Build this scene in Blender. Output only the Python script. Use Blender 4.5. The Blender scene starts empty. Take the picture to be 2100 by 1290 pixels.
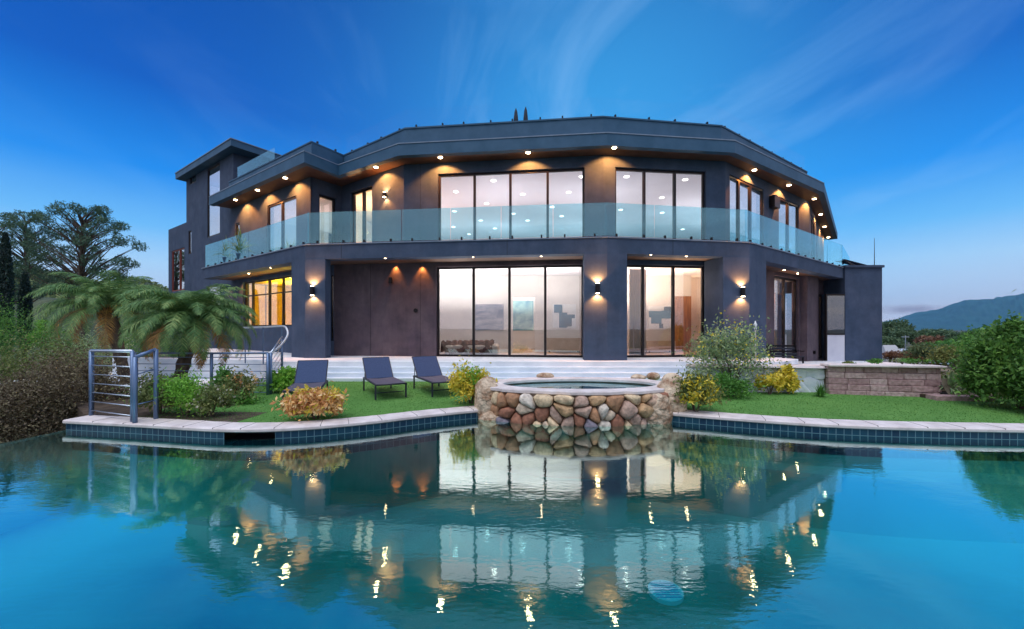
import bpy, math, random
import numpy as np
from mathutils import Vector
random.seed(7); rng = np.random.default_rng(7)
R = math.radians
scn = bpy.context.scene
col = scn.collection

# ------------------------------------------------------------------ camera, sky, sun, exposure
F, HX, HY, CAMZ = 820.0, 1050.0, 675.0, 1.95      # focal length in photo pixels, principal point, eye height
cam_d = bpy.data.cameras.new('camera'); cam = bpy.data.objects.new('camera', cam_d); col.objects.link(cam)
cam.location = (0, 0, CAMZ); cam.rotation_euler = (R(90), 0, 0)
cam_d.sensor_width = 36; cam_d.lens = F/2100*36; cam_d.shift_y = (HY-645)/2100
cam_d.clip_start = .05; cam_d.clip_end = 20000
scn.camera = cam
scn.view_settings.view_transform = 'Standard'; scn.view_settings.look = 'None'
scn.view_settings.exposure = 0; scn.view_settings.gamma = 1
scn.cycles.max_bounces = 10; scn.cycles.transparent_max_bounces = 24
scn.cycles.diffuse_bounces = 3; scn.cycles.glossy_bounces = 4
scn.cycles.sample_clamp_indirect = 6; scn.cycles.sample_clamp_direct = 0
scn.cycles.caustics_reflective = False; scn.cycles.caustics_refractive = False

SUN_EL, SUN_AZ = 68, 205      # soft afterglow from behind the viewer
def nd(nt, t, **kw):
    n = nt.nodes.new(t)
    for k, v in kw.items():
        if k.startswith('i_'):
            n.inputs[k[2:].replace('_', ' ')].default_value = v
        else: setattr(n, k, v)
    return n
def ramp(nt, stops, fac=None, interp='LINEAR'):
    r = nt.nodes.new('ShaderNodeValToRGB'); e = r.color_ramp.elements; r.color_ramp.interpolation = interp
    while len(e) > 1: e.remove(e[0])
    e[0].position = stops[0][0]; e[0].color = (*stops[0][1], 1) if len(stops[0][1]) == 3 else stops[0][1]
    for p, c in stops[1:]:
        x = e.new(p); x.color = (*c, 1)
    if fac is not None: nt.links.new(fac, r.inputs[0])
    return r
def math_n(nt, op, a, b=None, c=None, clamp=False):
    n = nt.nodes.new('ShaderNodeMath'); n.operation = op; n.use_clamp = clamp
    for i, v in enumerate((a, b, c)):
        if v is None: continue
        if isinstance(v, (int, float)): n.inputs[i].default_value = v
        else: nt.links.new(v, n.inputs[i])
    return n.outputs[0]
def mixc(nt, fac, a, b, mode='MIX'):
    n = nt.nodes.new('ShaderNodeMix'); n.data_type = 'RGBA'; n.blend_type = mode
    for s, v in ((n.inputs[0], fac), (n.inputs[6], a), (n.inputs[7], b)):
        if isinstance(v, (int, float)): s.default_value = v
        elif isinstance(v, tuple): s.default_value = (*v, 1) if len(v) == 3 else v
        else: nt.links.new(v, s)
    return n.outputs[2]

world = bpy.data.worlds.new('World'); scn.world = world; world.use_nodes = True
wt = world.node_tree; wt.nodes.clear()
wo = nd(wt, 'ShaderNodeOutputWorld'); bg = nd(wt, 'ShaderNodeBackground'); bg.inputs[1].default_value = 1.0
wt.links.new(bg.outputs[0], wo.inputs[0])
tc = nd(wt, 'ShaderNodeTexCoord'); sep = nd(wt, 'ShaderNodeSeparateXYZ'); wt.links.new(tc.outputs['Generated'], sep.inputs[0])
X_, Y_, Z_ = sep.outputs
zc = math_n(wt, 'MAXIMUM', Z_, 0.0)
front = ramp(wt, [(0, (.84, .74, .86)), (.06, (.60, .72, .96)), (.125, (.44, .72, 1.04)), (.19, (.16, .53, 1.02)), (.286, (.008, .27, .90)),
                  (.42, (.0, .105, .55)), (.62, (.0, .062, .38)), (.74, (.05, .22, .66)), (1, (.30, .50, .88))], zc)
back = ramp(wt, [(0, (1.0, .84, .72)), (.10, (1.02, .91, .82)), (.22, (.84, .87, .96)), (.42, (.72, .80, 1.0)), (.65, (.50, .66, 1.0)), (1, (.32, .52, .90))], zc)
bfac = math_n(wt, 'MULTIPLY_ADD', Y_, -1.75, 0.95, clamp=True)
base = mixc(wt, bfac, front.outputs[0], back.outputs[0])
# wispy high cloud: noise on the dome projected to a plane, streaked
cb = nd(wt, 'ShaderNodeCombineXYZ')
zz = math_n(wt, 'ADD', zc, .18)
wt.links.new(math_n(wt, 'DIVIDE', X_, zz), cb.inputs[0]); wt.links.new(math_n(wt, 'DIVIDE', Y_, zz), cb.inputs[1])
mp = nd(wt, 'ShaderNodeMapping'); mp.inputs['Rotation'].default_value = (0, 0, R(16)); mp.inputs['Scale'].default_value = (1.35, .62, 1); mp.inputs['Location'].default_value = (1.3, .4, 0)
wt.links.new(cb.outputs[0], mp.inputs[0])
n1 = nd(wt, 'ShaderNodeTexNoise'); n1.inputs['Scale'].default_value = 1.5; n1.inputs['Detail'].default_value = 8; n1.inputs['Roughness'].default_value = .58; n1.inputs['Distortion'].default_value = 1.1
wt.links.new(mp.outputs[0], n1.inputs['Vector'])
cl = ramp(wt, [(.47, (0, 0, 0)), (.86, (1, 1, 1))], n1.outputs[0])
n2 = nd(wt, 'ShaderNodeTexNoise'); n2.inputs['Scale'].default_value = .55; n2.inputs['Detail'].default_value = 2
wt.links.new(cb.outputs[0], n2.inputs['Vector'])
# a broad paler veil over the house, a little to the side of straight ahead
vd = nd(wt, 'ShaderNodeVectorMath', operation='DOT_PRODUCT'); wt.links.new(tc.outputs['Generated'], vd.inputs[0]); vd.inputs[1].default_value = Vector((.22, 1, .36)).normalized()
veil = math_n(wt, 'POWER', math_n(wt, 'MAXIMUM', vd.outputs['Value'], 0.0), 9.0)
cf = math_n(wt, 'MULTIPLY', cl.outputs[0], math_n(wt, 'MULTIPLY_ADD', veil, .70, .08), clamp=True)
skyc = mixc(wt, math_n(wt, 'MULTIPLY', veil, .66), base, (.07, .52, 1.02))
skyc = mixc(wt, cf, skyc, (.34, .64, 1.05))
# small dusky cloud low over the far slope
vs = nd(wt, 'ShaderNodeVectorMath', operation='SUBTRACT'); wt.links.new(tc.outputs['Generated'], vs.inputs[0])
vs.inputs[1].default_value = Vector(((1872-HX)/F, 1, (HY-634)/F)).normalized()
vm = nd(wt, 'ShaderNodeMapping'); vm.inputs['Scale'].default_value = (20, 20, 115); wt.links.new(vs.outputs[0], vm.inputs[0])
vl = nd(wt, 'ShaderNodeVectorMath', operation='LENGTH'); wt.links.new(vm.outputs[0], vl.inputs[0])
n3 = nd(wt, 'ShaderNodeTexNoise'); n3.inputs['Scale'].default_value = 26; n3.inputs['Detail'].default_value = 4; wt.links.new(tc.outputs['Generated'], n3.inputs['Vector'])
c3 = math_n(wt, 'SUBTRACT', math_n(wt, 'MULTIPLY_ADD', n3.outputs[0], 1.5, .45), vl.outputs['Value'], clamp=True)
skyc = mixc(wt, math_n(wt, 'MULTIPLY', c3, .95), skyc, (.36, .33, .47))
# cloud streaks in the sunset half of the sky (behind the viewer), seen mirrored in the glass
mb_ = nd(wt, 'ShaderNodeMapping'); mb_.inputs['Scale'].default_value = (1.2, 1.2, 9); wt.links.new(tc.outputs['Generated'], mb_.inputs[0])
n4 = nd(wt, 'ShaderNodeTexNoise'); n4.inputs['Scale'].default_value = 2.6; n4.inputs['Detail'].default_value = 5; wt.links.new(mb_.outputs[0], n4.inputs['Vector'])
c4 = ramp(wt, [(.4, (0, 0, 0)), (.62, (1, 1, 1))], n4.outputs[0])
skyc = mixc(wt, math_n(wt, 'MULTIPLY', math_n(wt, 'MULTIPLY', c4.outputs[0], bfac), .55), skyc, (.50, .47, .58))
# the physical sky adds its share
ns = nd(wt, 'ShaderNodeTexSky', sky_type='NISHITA'); ns.sun_disc = False; ns.sun_elevation = R(SUN_EL); ns.sun_rotation = R(SUN_AZ)
nsm = nd(wt, 'ShaderNodeVectorMath', operation='SCALE'); wt.links.new(ns.outputs[0], nsm.inputs[0]); nsm.inputs['Scale'].default_value = .0025
skyc = mixc(wt, 1.0, skyc, nsm.outputs[0], 'ADD')
below = math_n(wt, 'GREATER_THAN', -0.002, Z_)
skyc = mixc(wt, below, skyc, (.05, .06, .07))
wt.links.new(skyc, bg.inputs[0])

sd = bpy.data.lights.new('sun', 'SUN'); sd.energy = 1.9; sd.angle = R(45); sd.color = (1, .95, .90)
so = bpy.data.objects.new('sun', sd); col.objects.link(so)
az = R(SUN_AZ); el = R(SUN_EL)
sdir = Vector((math.sin(az)*math.cos(el), math.cos(az)*math.cos(el), math.sin(el)))
so.rotation_euler = sdir.to_track_quat('Z', 'Y').to_euler(); so.location = sdir*60

# ------------------------------------------------------------------ helpers
def W(px, py, d):                      # a surveyed point: image bearing plus distance
    return Vector(((px-HX)*d/F, d, CAMZ-(py-HY)*d/F))
def GX(px, d): return (px-HX)*d/F
def hit(px, A, B):                     # metres along wall A->B met by the bearing px
    k = (px-HX)/F; A = Vector(A[:2]); B = Vector(B[:2]); u = (B-A).normalized()
    return (k*A.y - A.x)/(u.x - k*u.y)
class MB:
    def __init__(s): s.v = []; s.f = []; s.uv = {}
    def add(s, vs, fs):
        o = len(s.v); s.v += [tuple(p) for p in vs]; s.f += [tuple(i+o for i in f) for f in fs]
        return o
    def hexa(s, b, t):                 # bottom 4, top 4 points
        s.add(list(b)+list(t), [(3, 2, 1, 0), (4, 5, 6, 7), (0, 1, 5, 4), (1, 2, 6, 5), (2, 3, 7, 6), (3, 0, 4, 7)])
    def box(s, x0, x1, y0, y1, z0, z1):
        s.hexa([(x0, y0, z0), (x1, y0, z0), (x1, y1, z0), (x0, y1, z0)], [(x0, y0, z1), (x1, y0, z1), (x1, y1, z1), (x0, y1, z1)])
    def slab(s, A, B, t0, t1, z0, z1, s0=0, s1=None):   # box along A->B, from t0 to t1 measured inward (away from the viewer)
        A = Vector(A[:2]); B = Vector(B[:2]); u = (B-A).normalized(); n = Vector((-u.y, u.x))
        if s1 is None: s1 = (B-A).length
        p = [A+u*s0+n*t0, A+u*s1+n*t0, A+u*s1+n*t1, A+u*s0+n*t1]
        s.hexa([(q.x, q.y, z0) for q in p], [(q.x, q.y, z1) for q in p])
    def prism(s, poly, z0, z1):
        n = len(poly)
        o = s.add([(p[0], p[1], z0) for p in poly]+[(p[0], p[1], z1) for p in poly], [])
        s.f.append(tuple(o+i for i in reversed(range(n)))); s.f.append(tuple(o+n+i for i in range(n)))
        for i in range(n):
            j = (i+1) % n; s.f.append((o+i, o+j, o+n+j, o+n+i))
    def tube(s, path, r, n=8, cap=True):
        path = [Vector(p) for p in path]; m = len(path)
        rs = r if isinstance(r, (list, tuple)) else [r]*m
        o = len(s.v); up = Vector((0, 0, 1))
        for i, p in enumerate(path):
            d = (path[min(i+1, m-1)]-path[max(i-1, 0)]).normalized()
            a = d.cross(up if abs(d.z) < .95 else Vector((1, 0, 0))).normalized(); b = d.cross(a)
            for k in range(n):
                q = p+(a*math.cos(2*math.pi*k/n)+b*math.sin(2*math.pi*k/n))*rs[i]; s.v.append(tuple(q))
        for i in range(m-1):
            for k in range(n):
                k2 = (k+1) % n; s.f.append((o+i*n+k, o+i*n+k2, o+(i+1)*n+k2, o+(i+1)*n+k))
        if cap:
            s.f.append(tuple(o+k for k in reversed(range(n)))); s.f.append(tuple(o+(m-1)*n+k for k in range(n)))
    def build(s, name, mat, parent=None, smooth=False, bevel=0, uv=None):
        me = bpy.data.meshes.new(name); me.from_pydata(s.v, [], s.f); me.validate(); me.update()
        o = bpy.data.objects.new(name, me); col.objects.link(o)
        if mat: me.materials.append(mat)
        if parent: o.parent = parent
        if smooth: me.shade_smooth()
        if bevel:
            m = o.modifiers.new('b', 'BEVEL'); m.width = bevel; m.segments = 2; m.limit_method = 'ANGLE'
        return o
def tag(o, label=None, cat=None, group=None, kind=None):
    if label: o['label'] = label
    if cat: o['category'] = cat
    if group: o['group'] = group
    if kind: o['kind'] = kind
    return o
def empty(name, loc=(0, 0, 0), rz=0):
    o = bpy.data.objects.new(name, None); col.objects.link(o); o.location = loc; o.rotation_euler.z = rz; o.empty_display_size = .3
    return o
def copy_tree(o, parent=None):
    c = o.copy(); col.objects.link(c); c.parent = parent
    for ch in [x for x in bpy.data.objects if x.parent == o]: copy_tree(ch, c)
    return c
def catmull(pts, n=8):
    out = []
    P = [Vector(p) for p in pts]; P = [P[0]*2-P[1]]+P+[P[-1]*2-P[-2]]
    for i in range(1, len(P)-2):
        for k in range(n):
            t = k/n; a, b, c, d = P[i-1], P[i], P[i+1], P[i+2]
            out.append(.5*((2*b)+(c-a)*t+(2*a-5*b+4*c-d)*t*t+(3*b-a-3*c+d)*t**3))
    out.append(P[-2]); return out

# ------------------------------------------------------------------ materials
def mat(name, base=(.5, .5, .5), rough=.6, metal=0, spec=.5):
    m = bpy.data.materials.new(name); m.use_nodes = True; nt = m.node_tree; p = nt.nodes['Principled BSDF']
    p.inputs['Base Color'].default_value = (*base, 1); p.inputs['Roughness'].default_value = rough
    p.inputs['Metallic'].default_value = metal; p.inputs['Specular IOR Level'].default_value = spec
    return m
def noisy(name, a, b, scale=3, detail=6, rough=.8, bump=.2, bscale=60, dist=.02, lo=.35, hi=.65, stretch=None, spec=.3, metal=0):
    m = mat(name, a, rough, metal, spec); nt = m.node_tree; p = nt.nodes['Principled BSDF']
    t = nd(nt, 'ShaderNodeTexCoord'); src = t.outputs['Object']
    if stretch:
        mm = nd(nt, 'ShaderNodeMapping'); mm.inputs['Scale'].default_value = stretch; nt.links.new(src, mm.inputs[0]); src = mm.outputs[0]
    n = nd(nt, 'ShaderNodeTexNoise'); n.inputs['Scale'].default_value = scale; n.inputs['Detail'].default_value = detail; n.inputs['Roughness'].default_value = .6
    nt.links.new(src, n.inputs['Vector'])
    r = ramp(nt, [(lo, a), (hi, b)], n.outputs[0]); nt.links.new(r.outputs[0], p.inputs['Base Color'])
    if bump:
        n2 = nd(nt, 'ShaderNodeTexNoise'); n2.inputs['Scale'].default_value = bscale; n2.inputs['Detail'].default_value = 4; nt.links.new(t.outputs['Object'], n2.inputs['Vector'])
        bp = nd(nt, 'ShaderNodeBump'); bp.inputs['Strength'].default_value = bump; bp.inputs['Distance'].default_value = dist
        nt.links.new(n2.outputs[0], bp.inputs['Height']); nt.links.new(bp.outputs[0], p.inputs['Normal'])
    return m
def emit(name, c, s):
    m = bpy.data.materials.new(name); m.use_nodes = True; nt = m.node_tree; nt.nodes.clear()
    o = nd(nt, 'ShaderNodeOutputMaterial'); e = nd(nt, 'ShaderNodeEmission'); e.inputs[0].default_value = (*c, 1); e.inputs[1].default_value = s
    nt.links.new(e.outputs[0], o.inputs[0]); return m
def schlick(nt, f0=.04):
    g = nd(nt, 'ShaderNodeNewGeometry'); v = nd(nt, 'ShaderNodeVectorMath', operation='DOT_PRODUCT')
    nt.links.new(g.outputs['Normal'], v.inputs[0]); nt.links.new(g.outputs['Incoming'], v.inputs[1])
    c = math_n(nt, 'SUBTRACT', 1.0, math_n(nt, 'ABSOLUTE', v.outputs['Value']), clamp=True)
    return math_n(nt, 'MULTIPLY_ADD', math_n(nt, 'POWER', c, 5.0), 1-f0, f0)
def glass(name, tint, refl, base_refl, gcol=(1, 1, 1), rough=.0, wave=0):
    m = bpy.data.materials.new(name); m.use_nodes = True; nt = m.node_tree; nt.nodes.clear()
    o = nd(nt, 'ShaderNodeOutputMaterial'); tr = nd(nt, 'ShaderNodeBsdfTransparent'); tr.inputs[0].default_value = (*tint, 1)
    g = nd(nt, 'ShaderNodeBsdfGlossy'); g.inputs['Roughness'].default_value = rough; g.inputs[0].default_value = (*gcol, 1)
    f = math_n(nt, 'MULTIPLY_ADD', schlick(nt), refl, base_refl, clamp=True)
    mx = nd(nt, 'ShaderNodeMixShader'); nt.links.new(f, mx.inputs[0]); nt.links.new(tr.outputs[0], mx.inputs[1]); nt.links.new(g.outputs[0], mx.inputs[2])
    nt.links.new(mx.outputs[0], o.inputs[0])
    if wave:
        t = nd(nt, 'ShaderNodeTexCoord'); n = nd(nt, 'ShaderNodeTexNoise'); n.inputs['Scale'].default_value = .9; n.inputs['Detail'].default_value = 1
        nt.links.new(t.outputs['Object'], n.inputs['Vector']); bp = nd(nt, 'ShaderNodeBump'); bp.inputs['Distance'].default_value = wave
        nt.links.new(n.outputs[0], bp.inputs['Height']); nt.links.new(bp.outputs[0], g.inputs['Normal'])
    return m
def leafmat(name, cols, rough=.55, trans=.25):
    m = mat(name, cols[0], rough, 0, .35); nt = m.node_tree; p = nt.nodes['Principled BSDF']
    g = nd(nt, 'ShaderNodeNewGeometry'); n = len(cols)
    t = nd(nt, 'ShaderNodeTexCoord'); nz = nd(nt, 'ShaderNodeTexNoise'); nz.inputs['Scale'].default_value = 2.2; nz.inputs['Detail'].default_value = 3
    nt.links.new(t.outputs['Object'], nz.inputs['Vector'])
    f = math_n(nt, 'MULTIPLY_ADD', g.outputs['Random Per Island'], .62, math_n(nt, 'MULTIPLY_ADD', nz.outputs[0], 1.1, -.36), clamp=True)
    r = ramp(nt, [(i/(n-1), c) for i, c in enumerate(cols)], f); nt.links.new(r.outputs[0], p.inputs['Base Color'])
    tl = nd(nt, 'ShaderNodeBsdfTranslucent'); nt.links.new(r.outputs[0], tl.inputs[0])
    mx = nd(nt, 'ShaderNodeMixShader'); mx.inputs[0].default_value = trans
    nt.links.new(p.outputs[0], mx.inputs[1]); nt.links.new(tl.outputs[0], mx.inputs[2]); nt.links.new(mx.outputs[0], nt.nodes['Material Output'].inputs[0])
    return m

M = {}
def weather(m, amt=.5):
    nt = m.node_tree; p = nt.nodes['Principled BSDF']; src = p.inputs['Base Color'].links[0].from_socket
    t = nd(nt, 'ShaderNodeTexCoord'); mm = nd(nt, 'ShaderNodeMapping'); mm.inputs['Scale'].default_value = (1.5, 1.5, .3); nt.links.new(t.outputs['Object'], mm.inputs[0])
    n = nd(nt, 'ShaderNodeTexNoise'); n.inputs['Scale'].default_value = 2.0; n.inputs['Detail'].default_value = 7; n.inputs['Roughness'].default_value = .65; nt.links.new(mm.outputs[0], n.inputs['Vector'])
    r = ramp(nt, [(.30, (1-amt, 1-amt*.95, 1-amt*.85)), (.52, (1, 1, 1)), (.72, (1+amt*.5, 1+amt*.45, 1+amt*.4))], n.outputs[0])
    n5 = nd(nt, 'ShaderNodeTexNoise'); n5.inputs['Scale'].default_value = 1.9; n5.inputs['Detail'].default_value = 6; n5.inputs['Roughness'].default_value = .7; nt.links.new(t.outputs['Object'], n5.inputs['Vector'])
    r5 = ramp(nt, [(.33, (.82, .83, .84)), (.66, (1.15, 1.13, 1.12))], n5.outputs[0])
    c = mixc(nt, 1.0, mixc(nt, 1.0, src, r.outputs[0], 'MULTIPLY'), r5.outputs[0], 'MULTIPLY'); nt.links.new(c, p.inputs['Base Color']); return m
M['stucco'] = weather(noisy('stucco', (.040, .068, .126), (.068, .094, .160), 1.1, 9, .82, .5, 70, .014, .3, .72), .15)
M['stucco_in'] = weather(noisy('stucco_mauve', (.082, .062, .086), (.138, .104, .122), 1.3, 9, .8, .5, 70, .014, .3, .72), .22)
M['fascia'] = noisy('fascia', (.026, .088, .165), (.046, .118, .21), 1.6, 6, .55, .15, 70, .008)
M['soffit'] = noisy('soffit', (.10, .055, .042), (.14, .08, .06), 2, 4, .6, .1, 60, .005)
M['black'] = mat('black_metal', (.012, .010, .014), .35, .6)
M['frame'] = mat('window_frame', (.018, .012, .014), .4, .4)
M['steel'] = mat('brushed_steel', (.46, .52, .62), .32, .85)
M['bluesteel'] = mat('painted_steel', (.13, .20, .34), .4, .5)
M['white_in'] = noisy('plaster_white', (.74, .70, .68), (.80, .76, .73), 2, 3, .85, .05)
M['ceil_in'] = noisy('ceiling_paint', (.72, .69, .74), (.76, .73, .77), 1, 3, .9, .0)
M['floor_in'] = noisy('warm_floor', (.42, .24, .12), (.55, .33, .18), 3, 5, .35, .05, stretch=(1, 8, 1))
M['wood'] = noisy('door_wood', (.28, .11, .035), (.50, .22, .07), 3, 6, .45, .1, stretch=(5, 5, .6))
M['terrace'] = noisy('terrace_stone', (.66, .69, .75), (.82, .84, .88), 1.3, 8, .7, .15, 40)
M['coping'] = noisy('coping_flagstone', (.56, .49, .48), (.84, .77, .76), 3.2, 9, .75, .3, 30, .01, .3, .7)
M['mesh'] = noisy('sling_fabric', (.030, .055, .13), (.045, .075, .165), 40, 3, .75, .3, 300, .003)
M['seatmesh'] = noisy('seat_fabric', (.085, .080, .115), (.115, .105, .145), 40, 3, .75, .3, 300, .003)
M['lframe'] = mat('lounger_frame', (.020, .024, .040), .45, .3)
M['soil'] = noisy('soil', (.05, .035, .025), (.11, .08, .06), 5, 6, .95, .5, 20, .04)
M['pane'] = glass('window_glass', (.94, .95, .96), 1.4, .095, (1, .98, 1), 0, .0012)
M['sidepane'] = glass('side_window_glass', (.85, .87, .90), 1.2, .42, (.95, .98, 1), 0, .0012)
M['railglass'] = glass('balcony_glass', (.76, .94, .97), 1.1, .072, (.55, .90, 1.0), .0, .0008)
M['clearglass'] = glass('clear_glass', (.985, .99, .995), .12, .0)
M['bulb'] = emit('lamp_glow', (1, .70, .40), 40)
M['bulb_soft'] = emit('lamp_glow_soft', (1, .66, .36), 7)
M['bulb_in'] = emit('ceiling_spot', (1, .93, .86), 5.5)
M['trunk'] = noisy('bark', (.06, .045, .035), (.15, .11, .085), 6, 6, .95, .6, 25, .03, stretch=(1, 1, .4))

# ------------------------------------------------------------------ levels
ZL, ZT, ZB, ZBB, ZS, ZF, ZP = .30, .95, 4.893, 4.366, 8.02, 8.42, 9.10
ZHD, ZHU = 4.23, 7.64           # heads of lower and upper doors
ZW = .12; ZR = .45                        # patio at the far end
# balcony edge
BL, B0, BC, B1, B2 = (-14.95, 19.3), (-7.16, 13.84), (3.02, 12.70), (8.0, 13.48), (15.95, 19.15)
# walls
WA, WI, WC0, WC, W1, W2 = (-8.03, 15.95), (-7.28, 17.04), (-4.0, 14.79), (3.2, 13.97), (7.74, 14.5), (14.2, 19.1)
T1, T0, TN = (-13.96, 20.03), (-19.3, 23.7), (-21.9, 25.49)
W3 = (20.6, 26.4)
u_w = Vector((T1[0]-WA[0], T1[1]-WA[1])).normalized()      # along the wing, away from the corner
n_w = Vector((.566, .824))                                 # inward
LA = (-6.72, 15.10)

# ------------------------------------------------------------------ the house
house = tag(empty('modern_house', (0, 16, 0)), 'large two storey charcoal stucco house with glass balcony and lit rooms', 'house')
house.location = (0, 0, 0)
def part(mb, name, m, parent=house, label=None, **k):
    o = mb.build(name, m, parent, **k)
    if label: o['label'] = label
    return o
def wall_with_holes(mb, A, B, z0, z1, holes, th=.28):
    """holes: (s0,s1,za,zb) sorted; boxes butt around them"""
    L = (Vector(B)-Vector(A)).length; s = 0
    for (a, b, za, zb) in sorted(holes):
        if a > s: mb.slab(A, B, 0, th, z0, z1, s, a)
        if za > z0: mb.slab(A, B, 0, th, z0, za, a, b)
        if zb < z1: mb.slab(A, B, 0, th, zb, z1, a, b)
        s = b
    if s < L: mb.slab(A, B, 0, th, z0, z1, s, L)
def window(A, B, s0, s1, z0, z1, cuts, name='window', label=None, transoms=(), setb=.10, fw=.07, fm=None, pane=None):
    """frame with mullions at cuts (metres along wall), panes as sub-part"""
    f = MB(); t0, t1 = setb, setb+.09
    f.slab(A, B, t0, t1, z0, z0+fw, s0, s1); f.slab(A, B, t0, t1, z1-fw, z1, s0, s1)
    f.slab(A, B, t0, t1, z0+fw, z1-fw, s0, s0+fw); f.slab(A, B, t0, t1, z0+fw, z1-fw, s1-fw, s1)
    for c in cuts: f.slab(A, B, t0-.012, t1, z0+fw, z1-fw, c-fw*.62, c+fw*.62)
    for zt in transoms: f.slab(A, B, t0+.008, t1-.008, zt-fw*.45, zt+fw*.45, s0+fw, s1-fw)
    o = part(f, name, fm or M['frame'], label=label)
    g = MB(); xs = [s0]+list(cuts)+[s1]
    for a, b in zip(xs[:-1], xs[1:]):
        g.slab(A, B, t0+.035, t0+.043, z0+fw*.6, z1-fw*.6, a+.03, b-.03)
    part(g, 'pane', pane or M['pane'], o)
    return o

# --- lower walls
lw = MB(); h = []
s = lambda px, A, B: hit(px, A, B)
# main front, lower: from LA to WC
sA, sB = s(895, LA, WC), s(1197, LA, WC)
main_l = (sA, sB, ZT, ZHD)
wm = MB(); wall_with_holes(wm, LA, WC, .2, ZBB+.02, [main_l]); part(wm, 'wall', M['stucco_in'], label='mauve grey plaster wall under the balcony')
window(LA, WC, sA, sB, ZT, ZHD, [s(970, LA, WC), s(1044, LA, WC), s(1118, LA, WC)], 'sliding_door', 'four panel sliding glass door on the lower floor')
# corner between wing and front, narrow lit slot
ls = MB(); slot = (s(675.5, WA, LA), s(684, WA, LA), 1.5, 4.0)
wall_with_holes(ls, WA, LA, .2, ZBB+.02, [slot]); part(ls, 'wall', M['stucco'])
window(WA, LA, slot[0], slot[1], 1.6, 4.0, [], 'window', 'narrow yellow lit slot window', fw=.02)
# centre right lower
sA2, sB2 = s(1262, WC, W1), s(1447, WC, W1)
wr = MB(); wall_with_holes(wr, WC, W1, .2, ZBB+.02, [(sA2, sB2, ZT, ZHD)]); part(wr, 'wall', M['stucco'])
window(WC, W1, sA2, sB2, ZT, ZHD, [s(1321, WC, W1), s(1384, WC, W1)], 'sliding_door', 'three panel sliding glass door on the lower floor')
# right return lower
q = [(s(1588, W1, W2), s(1638, W1, W2), ZR, ZHD), (s(1669, W1, W2), s(1690, W1, W2), ZR, 3.7)]
wq = MB(); wall_with_holes(wq, W1, W2, .2, ZBB+.02, q); part(wq, 'wall', M['stucco_in'])
window(W1, W2, q[0][0], q[0][1], ZR, ZHD, [s(1614, W1, W2)], 'sliding_door', 'tall glass door beside the bench', fw=.09)
window(W1, W2, q[1][0], q[1][1], ZR, 3.7, [s(1680, W1, W2)], 'sliding_door', 'dark framed door at the far end', fw=.12)
# wing lower wall
ys0, ys1 = s(498, T1, WA), s(600, T1, WA)
wl = MB(); wall_with_holes(wl, T1, WA, .1, ZBB+.02, [(ys0, ys1, 2.08, 4.22)]); part(wl, 'wall', M['stucco'])
window(T1, WA, ys0, ys1, 2.08, 4.22, [s(513, T1, WA), s(547, T1, WA), s(575, T1, WA)], 'window', 'wide yellow lit window of the lower wing', transoms=(3.55,), fw=.06)

# --- upper walls (on the floor slab)
uw = MB()
ua, ub = s(898, WC0, WC), s(1199, WC0, WC)
wall_with_holes(uw, WC0, WC, ZB-.02, ZS+.01, [(ua, ub, ZB, ZHU)])
uc, ud = s(1262, WC, W1), s(1448, WC, W1)
wall_with_holes(uw, WC, W1, ZB-.02, ZS+.01, [(uc, ud, ZB, ZHU)])
ue = [(s(1496, W1, W2), s(1566, W1, W2), ZB, ZHU), (s(1597, W1, W2), s(1638, W1, W2), ZB, ZHU)]
wall_with_holes(uw, W1, W2, ZB-.02, ZS+.01, ue)
L3 = (Vector(W3)-Vector(W2)).length
wall_with_holes(uw, W2, W3, ZB-.02, ZS+.01, [(.9, 3.0, ZB, ZHU)])
uf = (s(718, WI, WC0), s(763, WI, WC0), ZB, ZHU)
wall_with_holes(uw, WI, WC0, ZB-.02, ZS+.01, [uf])
ug = (s(654, WA, WI), s(690, WA, WI), ZB, 7.45)
wall_with_holes(uw, WA, WI, ZB-.02, ZS+.01, [ug])
uh = [(s(473, T1, WA) if s(473, T1, WA) > .2 else .25, s(491, T1, WA), ZB, 7.2), (s(548, T1, WA), s(608, T1, WA), ZB, 7.5)]
wall_with_holes(uw, T1, WA, ZB-.02, ZS+.01, uh)
part(uw, 'wall', M['stucco'], label='upper storey wall in dark blue grey stucco')
window(WC0, WC, ua, ub, ZB, ZHU, [s(972, WC0, WC), s(1046, WC0, WC), s(1123, WC0, WC)], 'sliding_door', 'four panel sliding glass door on the balcony')
window(WC, W1, uc, ud, ZB, ZHU, [s(1324, WC, W1), s(1387, WC, W1)], 'sliding_door', 'three panel sliding glass door on the balcony')
window(W1, W2, ue[0][0], ue[0][1], ZB, ZHU, [s(1517, W1, W2), s(1541, W1, W2)], 'sliding_door', fw=.09, setb=.03, pane=M['sidepane'])
window(W1, W2, ue[1][0], ue[1][1], ZB, ZHU, [s(1618, W1, W2)], 'sliding_door', fw=.09, setb=.03, pane=M['sidepane'])
window(W2, W3, .9, 3.0, ZB, ZHU, [1.95], 'sliding_door', fw=.09, setb=.03, pane=M['sidepane'])
window(WI, WC0, uf[0], uf[1], ZB, ZHU, [s(741, WI, WC0)], 'sliding_door', 'narrow double glass door lit orange', fw=.09)
window(WA, WI, ug[0], ug[1], ZB, 7.45, [], 'glass_door', 'single glass door lit orange', fw=.09)
window(T1, WA, uh[0][0], uh[0][1], ZB, 7.2, [], 'window', fw=.08, setb=.03, pane=M['sidepane'])
window(T1, WA, uh[1][0], uh[1][1], ZB, 7.5, [s(577, T1, WA)], 'sliding_door', 'tall two panel window of the upper wing', fw=.08, setb=.03, pane=M['sidepane'])

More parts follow.
